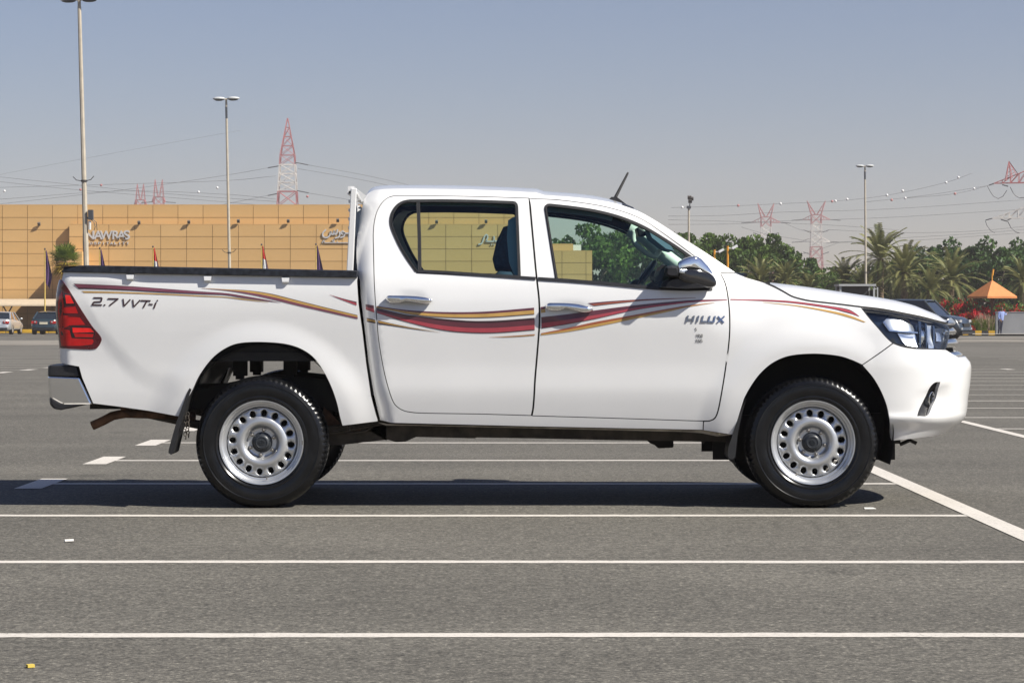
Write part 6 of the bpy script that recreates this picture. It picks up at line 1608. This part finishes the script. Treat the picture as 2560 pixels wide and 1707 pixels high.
# gazebo
mat('tile_orange', (0.56, 0.20, 0.055), 0.7, var=0.07, scale=2)
mat('gazebo_wood', (0.14, 0.05, 0.02), 0.7, var=0.15)
Zz = 168.0; g0 = float(gz(Zz)); o = empty('gazebo', (X_(2480, Zz), Zz, g0), R(24), 'small gazebo with orange pyramid roof above the red flowers', 'gazebo')
ze, za = Z_(741, Zz) - g0, Z_(700, Zz) - g0; hw = 1.18
m = MB(); m.add([(-hw, -hw, ze), (hw, -hw, ze), (hw, hw, ze), (-hw, hw, ze), (0, 0, za), (-hw, -hw, ze - .13), (hw, -hw, ze - .13), (hw, hw, ze - .13), (-hw, hw, ze - .13)], [(0, 1, 4), (1, 2, 4), (2, 3, 4), (3, 0, 4), (0, 5, 6, 1), (1, 6, 7, 2), (2, 7, 8, 3), (3, 8, 5, 0), (5, 8, 7, 6)]); rf = m.build('roof', 'tile_orange', o)
m = MB(); m.bar((0, 0, za - .1), (0, 0, za + .35), .05, 8); m.bar((.03, 0, za + .3), (.1, 0, za + .72), .07, 8); m.build('finial', 'pole_orange', rf)
m = MB(); m.bar((0, 0, 0), (0, 0, ze + .3), .09, 8); m.build('post', 'gazebo_wood', o)
for s in ((-1, -1), (1, -1), (1, 1), (-1, 1)): m = MB(); m.bar((s[0] * .05, s[1] * .05, ze - .5), (s[0] * hw * .8, s[1] * hw * .8, ze - .1), .04, 6); m.build('brace', 'gazebo_wood', o)
# grey wall, kerb stones, low planter edge
mat('wall_grey', (0.20, 0.205, 0.215), 0.85, var=0.12, scale=0.8)
Zw_ = 157.5; g0 = float(gz(Zw_)); xa = X_(2488.5, Zw_); zt = Z_(781, Zw_)
m = MB(); m.box((0, 0, (zt - g0) / 2), (9, .25, zt - g0)); wl_ = m.build('concrete_wall', 'wall_grey', None, False, None, (xa + 4.5, Zw_, g0)); bevel(wl_, .02)
tag(wl_, 'plain grey concrete wall the man leans on', 'wall')
m = MB(); m.box((0, 0, zt - g0 + .02), (9.04, .3, .05)); m.build('coping', 'wall_grey', wl_)
kb = empty('striped_kerb', (X_(2440, 158.5), 158.5, float(gz(158.5)))); kb['kind'] = 'structure'
P2 = {}
for i in range(-9, 3):
    c = 'kerb_yellow' if i % 2 else 'kerb_black'
    if c not in P2: m = MB(); m.box((0, 0, .14), (.40, .25, .28)); P2[c] = m.build('kerb_stone', c, kb); ob = P2[c]
    else: ob = P2[c].copy(); COL.objects.link(ob); ob.parent = kb
    ob.location = (i * .42 + .55, 0, 0)
sheet('pavement', X_(2330, 157), X_(2500, 157) + 14, 152.5, 158.3, .10, 'kerb_concrete', 3)

# ---- cars
mat('car_silver', (0.55, 0.56, 0.57), 0.3, metal=0.5, coat=0.8, var=0.03)
mat('car_navy', (0.018, 0.035, 0.045), 0.3, coat=0.9, var=0.05)
mat('car_steel_blue', (0.020, 0.032, 0.048), 0.35, coat=0.6, var=0.05)
mat('car_glass', (0.012, 0.018, 0.024), 0.05, coat=1.0)
mat('plate', (0.65, 0.60, 0.45), 0.5)
mat('plate_white', (0.7, 0.7, 0.68), 0.5)
mat('lamp_clear', (0.6, 0.62, 0.65), 0.1, metal=0.5, coat=1.0)
def car(name, label, X, Z, rz, L, W, H, paint, suv=False, plate='plate'):
    o = empty(name, (X, Z, float(gz(Z))), rz, label, 'car'); hl = L / 2; hw = W / 2
    if suv: top = [(-hl, .62), (-hl + .06, .95), (-hl + .2, 1.08), (0, 1.10), (hl * .42, 1.20), (hl * .60, 1.20), (hl - .35, 1.10), (hl - .10, .92), (hl, .55)]; belt = 1.10
    else: top = [(-hl, .60), (-hl + .07, .86), (-hl + .16, 1.00), (-hl + .75, 1.03), (0, .97), (hl * .40, .96), (hl * .55, .93), (hl - .35, .78), (hl - .08, .62), (hl, .48)]; belt = .98
    tx, tz = zip(*top); st = np.unique(np.concatenate([np.linspace(-hl, hl, 25), [-hl + .04, hl - .04]])); V = []
    for x in st:
        zt = np.interp(x, tx, tz); e = max(0, (abs(x) - (hl - .45)) / .45); w = hw * (1 - .22 * e ** 2.2); zb = .24 + .10 * e ** 2 + (.04 if suv else 0)
        for y, z in ((w * .80, zb), (w * .97, zb + .10), (w, (zb + zt) / 2), (w * .985, zt - .16), (w * .90, zt - .03), (w * .62, zt), (0, zt + .015)): V.append((x, y, z))
        for y, z in ((w * .62, zt), (w * .90, zt - .03), (w * .985, zt - .16), (w, (zb + zt) / 2), (w * .97, zb + .10), (w * .80, zb)): V.append((x, -y, z))
    k = 13; F = [(i * k + j, i * k + (j + 1) % k, (i + 1) * k + (j + 1) % k, (i + 1) * k + j) for i in range(len(st) - 1) for j in range(k)] + [tuple(range(k)), tuple(range((len(st) - 1) * k, len(st) * k))]
    m = MB(); m.add(V, F); bd = m.build('body', paint, o); smooth_by_angle(bd, 45)
    g = [(-hl + .12, -hl + .32, hl * .22, hl * .52)] if suv else [(-hl + .55, -hl * .46, hl * .12, hl * .46)]
    x0, x1, x2, x3 = g[0]; wb, wt = hw * .90, hw * .70
    def gh(dx, dz, dw): 
        zb = lambda x: np.interp(x, tx, tz) - .03
        return [(x0 + dx, -wb + dw, zb(x0)), (x3 - dx, -wb + dw, zb(x3)), (x3 - dx, wb - dw, zb(x3)), (x0 + dx, wb - dw, zb(x0)), (x1, -wt, H - .06), (x2, -wt, H - .06), (x2, wt, H - .06), (x1, wt, H - .06)]
    m = MB(); m.add(gh(0, 0, 0), [(0, 1, 5, 4), (1, 2, 6, 5), (2, 3, 7, 6), (3, 0, 4, 7), (4, 5, 6, 7)]); m.build('glasshouse', 'car_glass', o)
    m = MB(); zs = [(x1 - .10, H - .075), (x1 + .12, H - .02), ((x1 + x2) / 2, H), (x2 - .12, H - .02), (x2 + .10, H - .075)]; V = []
    for x, z in zs:
        for y, dz in ((-wt - .02, -.045), (-wt * .8, 0), (0, .012), (wt * .8, 0), (wt + .02, -.045)): V.append((x, y, z + dz))
    m.add(V, [(i * 5 + j, i * 5 + j + 1, i * 5 + 6 + j, i * 5 + 5 + j) for i in range(4) for j in range(4)]); rf = m.build('roof', paint, o, True)
    G = gh(0, 0, 0)
    for a, b in ((0, 4), (1, 5), (2, 6), (3, 7)): m = MB(); m.bar(G[a], G[b], .055, 6); m.build('pillar', paint, o)
    for s in (-1, 1): m = MB(); xm = (x1 + x2) / 2; m.bar((xm, s * wb, np.interp(xm, tx, tz) - .03), (xm, s * wt, H - .06), .04, 6); m.build('pillar', paint, o)
    rw_ = .37 if suv else .325
    for sx in (-1, 1):
        for s in (-1, 1):
            m = MB(); m.lathe([(rw_ * .62, s * (hw - .02)), (rw_ * .95, s * (hw + .005)), (rw_, s * (hw - .03)), (rw_, s * (hw - .22)), (rw_ * .6, s * (hw - .22))], (sx * L * .29, 0, rw_), n=24, close=True); ty = m.build('tyre', 'black_rubber', o, True)
            m = MB(); m.lathe([(.0, s * (hw - .035)), (rw_ * .5, s * (hw - .02)), (rw_ * .64, s * (hw - .012)), (rw_ * .64, s * (hw - .1))], (sx * L * .29, 0, rw_), n=20); m.build('rim', 'car_silver', ty)
    zr = .80 if not suv else .88
    for s in (-1, 1):
        m = MB(); m.box((-hl + .09, s * hw * .70, zr), (.16, hw * .42, .17)); m.build('tail_light', 'lamp_red', o)
        m = MB(); m.box((-hl + .05, s * hw * .62, zr + .03), (.14, hw * .12, .08)); m.build('reverse_light', 'lamp_clear', o)
        m = MB(); m.box((hl - .20, s * hw * .66, .70 if not suv else .92), (.26, hw * .34, .12)); m.build('headlight', 'lamp_clear', o)
        if suv: m = MB(); m.box((hl - .08, s * hw * .66, .55), (.16, hw * .2, .10)); m.build('fog_lamp', 'lamp_clear', o)
        m = MB(); m.ellipsoid((x3 - .25, s * (hw + .10), belt + .04), (.09, .10, .075), 10, 6); m.build('side_mirror', paint, o, True)
    m = MB(); m.box((-hl - .01, 0, .72 if suv else .74), (.03, .52, .13)); m.build('licence_plate', plate, o)
    m = MB(); m.box((-hl + .06, 0, .36), (.2, W * .78, .14)); m.box((hl - .08, 0, .36), (.2, W * .74, .14)); m.build('lower_bumper', 'black_plastic', o)
    m = MB(); m.box((hl - .05, 0, .72 if suv else .58), (.12, W * .45, .16)); m.build('grille', 'gap_black', o)
    m = MB(); m.box((-hl + .02, 0, .84), (.05, .6, .03)); m.build('trunk_trim', 'chrome', o)
    m = MB(); m.box((0, 0, .26), (L * .8, W * .8, .1)); m.build('underside', 'gap_black', o)
car('parked_sedan', 'silver sedan parked tail out near the canopy', X_(9, 166), 166, R(90), 4.8, 1.8, 1.50, 'car_silver', False, 'plate_white')
car('parked_sedan', 'dark teal sedan parked tail out beside the silver sedan', X_(125, 166), 166, R(90), 4.6, 1.76, 1.52, 'car_navy')
car('parked_suv', 'dark blue grey car half hidden behind the pickup hood', 19.75, 122, R(-30), 4.9, 1.95, 1.97, 'car_steel_blue', True)

# ---- the man leaning on the wall
mat('skin', (0.16, 0.085, 0.055), 0.6); mat('shirt_blue', (0.22, 0.28, 0.52), 0.85, var=0.06); mat('trousers_navy', (0.016, 0.020, 0.040), 0.85); mat('shoe_black', (0.012, 0.012, 0.012), 0.5); mat('hair_black', (0.010, 0.009, 0.009), 0.7)
Zp_ = 156.6; g0 = float(gz(Zp_)); o = empty('person', (X_(2499, Zp_), Zp_, g0), 0, 'man in blue shirt and navy trousers leaning on the grey wall', 'person')
J = {'pel': (.07, .05, .93, .135), 'spine': (.09, .03, 1.12, .13), 'chest': (.12, .0, 1.33, .15), 'neck': (.15, .0, 1.50, .058), 'head0': (.15, -.01, 1.58, .075), 'head1': (.145, -.02, 1.66, .088), 'head2': (.14, -.01, 1.74, .062),
     'shl': (-.05, -.03, 1.41, .075), 'ell': (-.09, -.10, 1.13, .05), 'wrl': (.02, -.16, .93, .036), 'shr': (.28, .06, 1.41, .075), 'elr': (.40, .24, 1.26, .05), 'wrr': (.56, .38, 1.40, .036),
     'hpl': (-.02, .03, .88, .105), 'knl': (-.03, -.03, .48, .07), 'anl': (-.06, .06, .09, .045), 'tol': (-.08, -.10, .04, .038), 'hpr': (.15, .03, .88, .105), 'knr': (.10, .0, .47, .07), 'anr': (.09, .05, .09, .045), 'tor': (.11, -.12, .04, .038)}
for h_, w_, d in (('l', 'wrl', Vector((.05, -.01, -.09))), ('r', 'wrr', Vector((.09, .02, .01)))):
    b = Vector(J[w_][:3]); J['pm' + h_] = (*(b + d * .8), .034)
    for k_ in range(4): J['f%d%s' % (k_, h_)] = (*(b + d * .95 + Vector((.0, (k_ - 1.5) * .019, .004))), .010); J['g%d%s' % (k_, h_)] = (*(b + d * (1.6 + .12 * (k_ in (1, 2))) + Vector((.0, (k_ - 1.5) * .021, -.012))), .0085)
    J['t1' + h_] = (*(b + d * .75 + Vector((0, -.045, .01))), .011); J['t2' + h_] = (*(b + d * 1.15 + Vector((0, -.06, 0))), .0095)
Ed = [('pel', 'spine'), ('spine', 'chest'), ('chest', 'neck'), ('neck', 'head0'), ('head0', 'head1'), ('head1', 'head2'), ('chest', 'shl'), ('shl', 'ell'), ('ell', 'wrl'), ('chest', 'shr'), ('shr', 'elr'), ('elr', 'wrr'), ('pel', 'hpl'), ('hpl', 'knl'), ('knl', 'anl'), ('anl', 'tol'), ('pel', 'hpr'), ('hpr', 'knr'), ('knr', 'anr'), ('anr', 'tor')]
for h_ in 'lr':
    Ed += [('wr' + h_, 'pm' + h_), ('pm' + h_, 't1' + h_), ('t1' + h_, 't2' + h_)]
    for k_ in range(4): Ed += [('pm' + h_, 'f%d%s' % (k_, h_)), ('f%d%s' % (k_, h_), 'g%d%s' % (k_, h_))]
nm_ = list(J); me = bpy.data.meshes.new('sk'); me.from_pydata([J[n][:3] for n in nm_], [(nm_.index(a), nm_.index(b)) for a, b in Ed], []); ob = bpy.data.objects.new('sk', me); COL.objects.link(ob)
md = ob.modifiers.new('skin', 'SKIN'); md.use_smooth_shade = True
for i, n in enumerate(nm_): me.skin_vertices[0].data[i].radius = (J[n][3] * (1.18 if n in ('chest', 'spine', 'pel') else 1),) * 2
me.skin_vertices[0].data[0].use_root = True
md2 = ob.modifiers.new('sub', 'SUBSURF'); md2.levels = 2; md2.render_levels = 2
bpy.context.view_layer.update(); dg = bpy.context.evaluated_depsgraph_get(); body = bpy.data.meshes.new_from_object(ob.evaluated_get(dg)); bpy.data.objects.remove(ob)
body.name = 'body'; body.materials.clear()
for m_ in ('skin', 'shirt_blue', 'trousers_navy', 'shoe_black', 'hair_black'): body.materials.append(M[m_])
for p in body.polygons:
    c = p.center
    arm = (Vector(J['ell'][:3]) - c).length < .1 and c.z < 1.10
    if c.z > 1.54: i = 4 if (c.y > -.06 or c.z > 1.71) else 0
    elif c.z > 1.475 and abs(c.x - .15) < .075: i = 0
    elif (c - Vector(J['wrl'][:3])).length < .10 + .08 * (c.z < .93) and c.x > -.05 and c.y < -.08: i = 0
    elif c.x > .50: i = 0
    elif c.z > .95 or (c.y < -.075 and c.z > .85): i = 1
    elif c.z > .085: i = 2
    else: i = 3
    p.material_index = i
ob = bpy.data.objects.new('body', body); COL.objects.link(ob); ob.parent = o
for s in (-1, 1):
    m = MB(); m.ellipsoid((.15 + s * .085, .0, 1.655), (.012, .022, .032), 8, 6); m.build('ear', 'skin', o, True)
    m = MB(); m.ellipsoid((.15 + s * .032, -.098, 1.67), (.012, .008, .008), 8, 6); m.build('eye', 'shoe_black', o, True)
m = MB(); m.ellipsoid((.15, -.112, 1.645), (.012, .018, .022), 8, 6); m.build('nose', 'skin', o, True)
m = MB(); m.ellipsoid((.15, -.096, 1.61), (.024, .008, .006), 8, 6); m.build('mouth', 'rust', o, True)

# ---- hazy air round the whole place
hz = bpy.data.materials.new('haze_air'); hz.use_nodes = True
hn, hl_ = hz.node_tree.nodes, hz.node_tree.links; hn.clear()
pv = hn.new('ShaderNodeVolumePrincipled'); pv.inputs['Color'].default_value = (0.97, 0.89, 0.86, 1); pv.inputs['Density'].default_value = 0.00036; pv.inputs['Anisotropy'].default_value = 0.2
ho = hn.new('ShaderNodeOutputMaterial'); hl_.new(pv.outputs[0], ho.inputs['Volume'])
M['haze_air'] = hz
m = MB(); m.box((0, 590, 37), (1840, 1640, 77)); hb = m.build('haze', 'haze_air'); hb['kind'] = 'stuff'; tag(hb, 'pale dusty haze filling the air over the car park', 'haze')
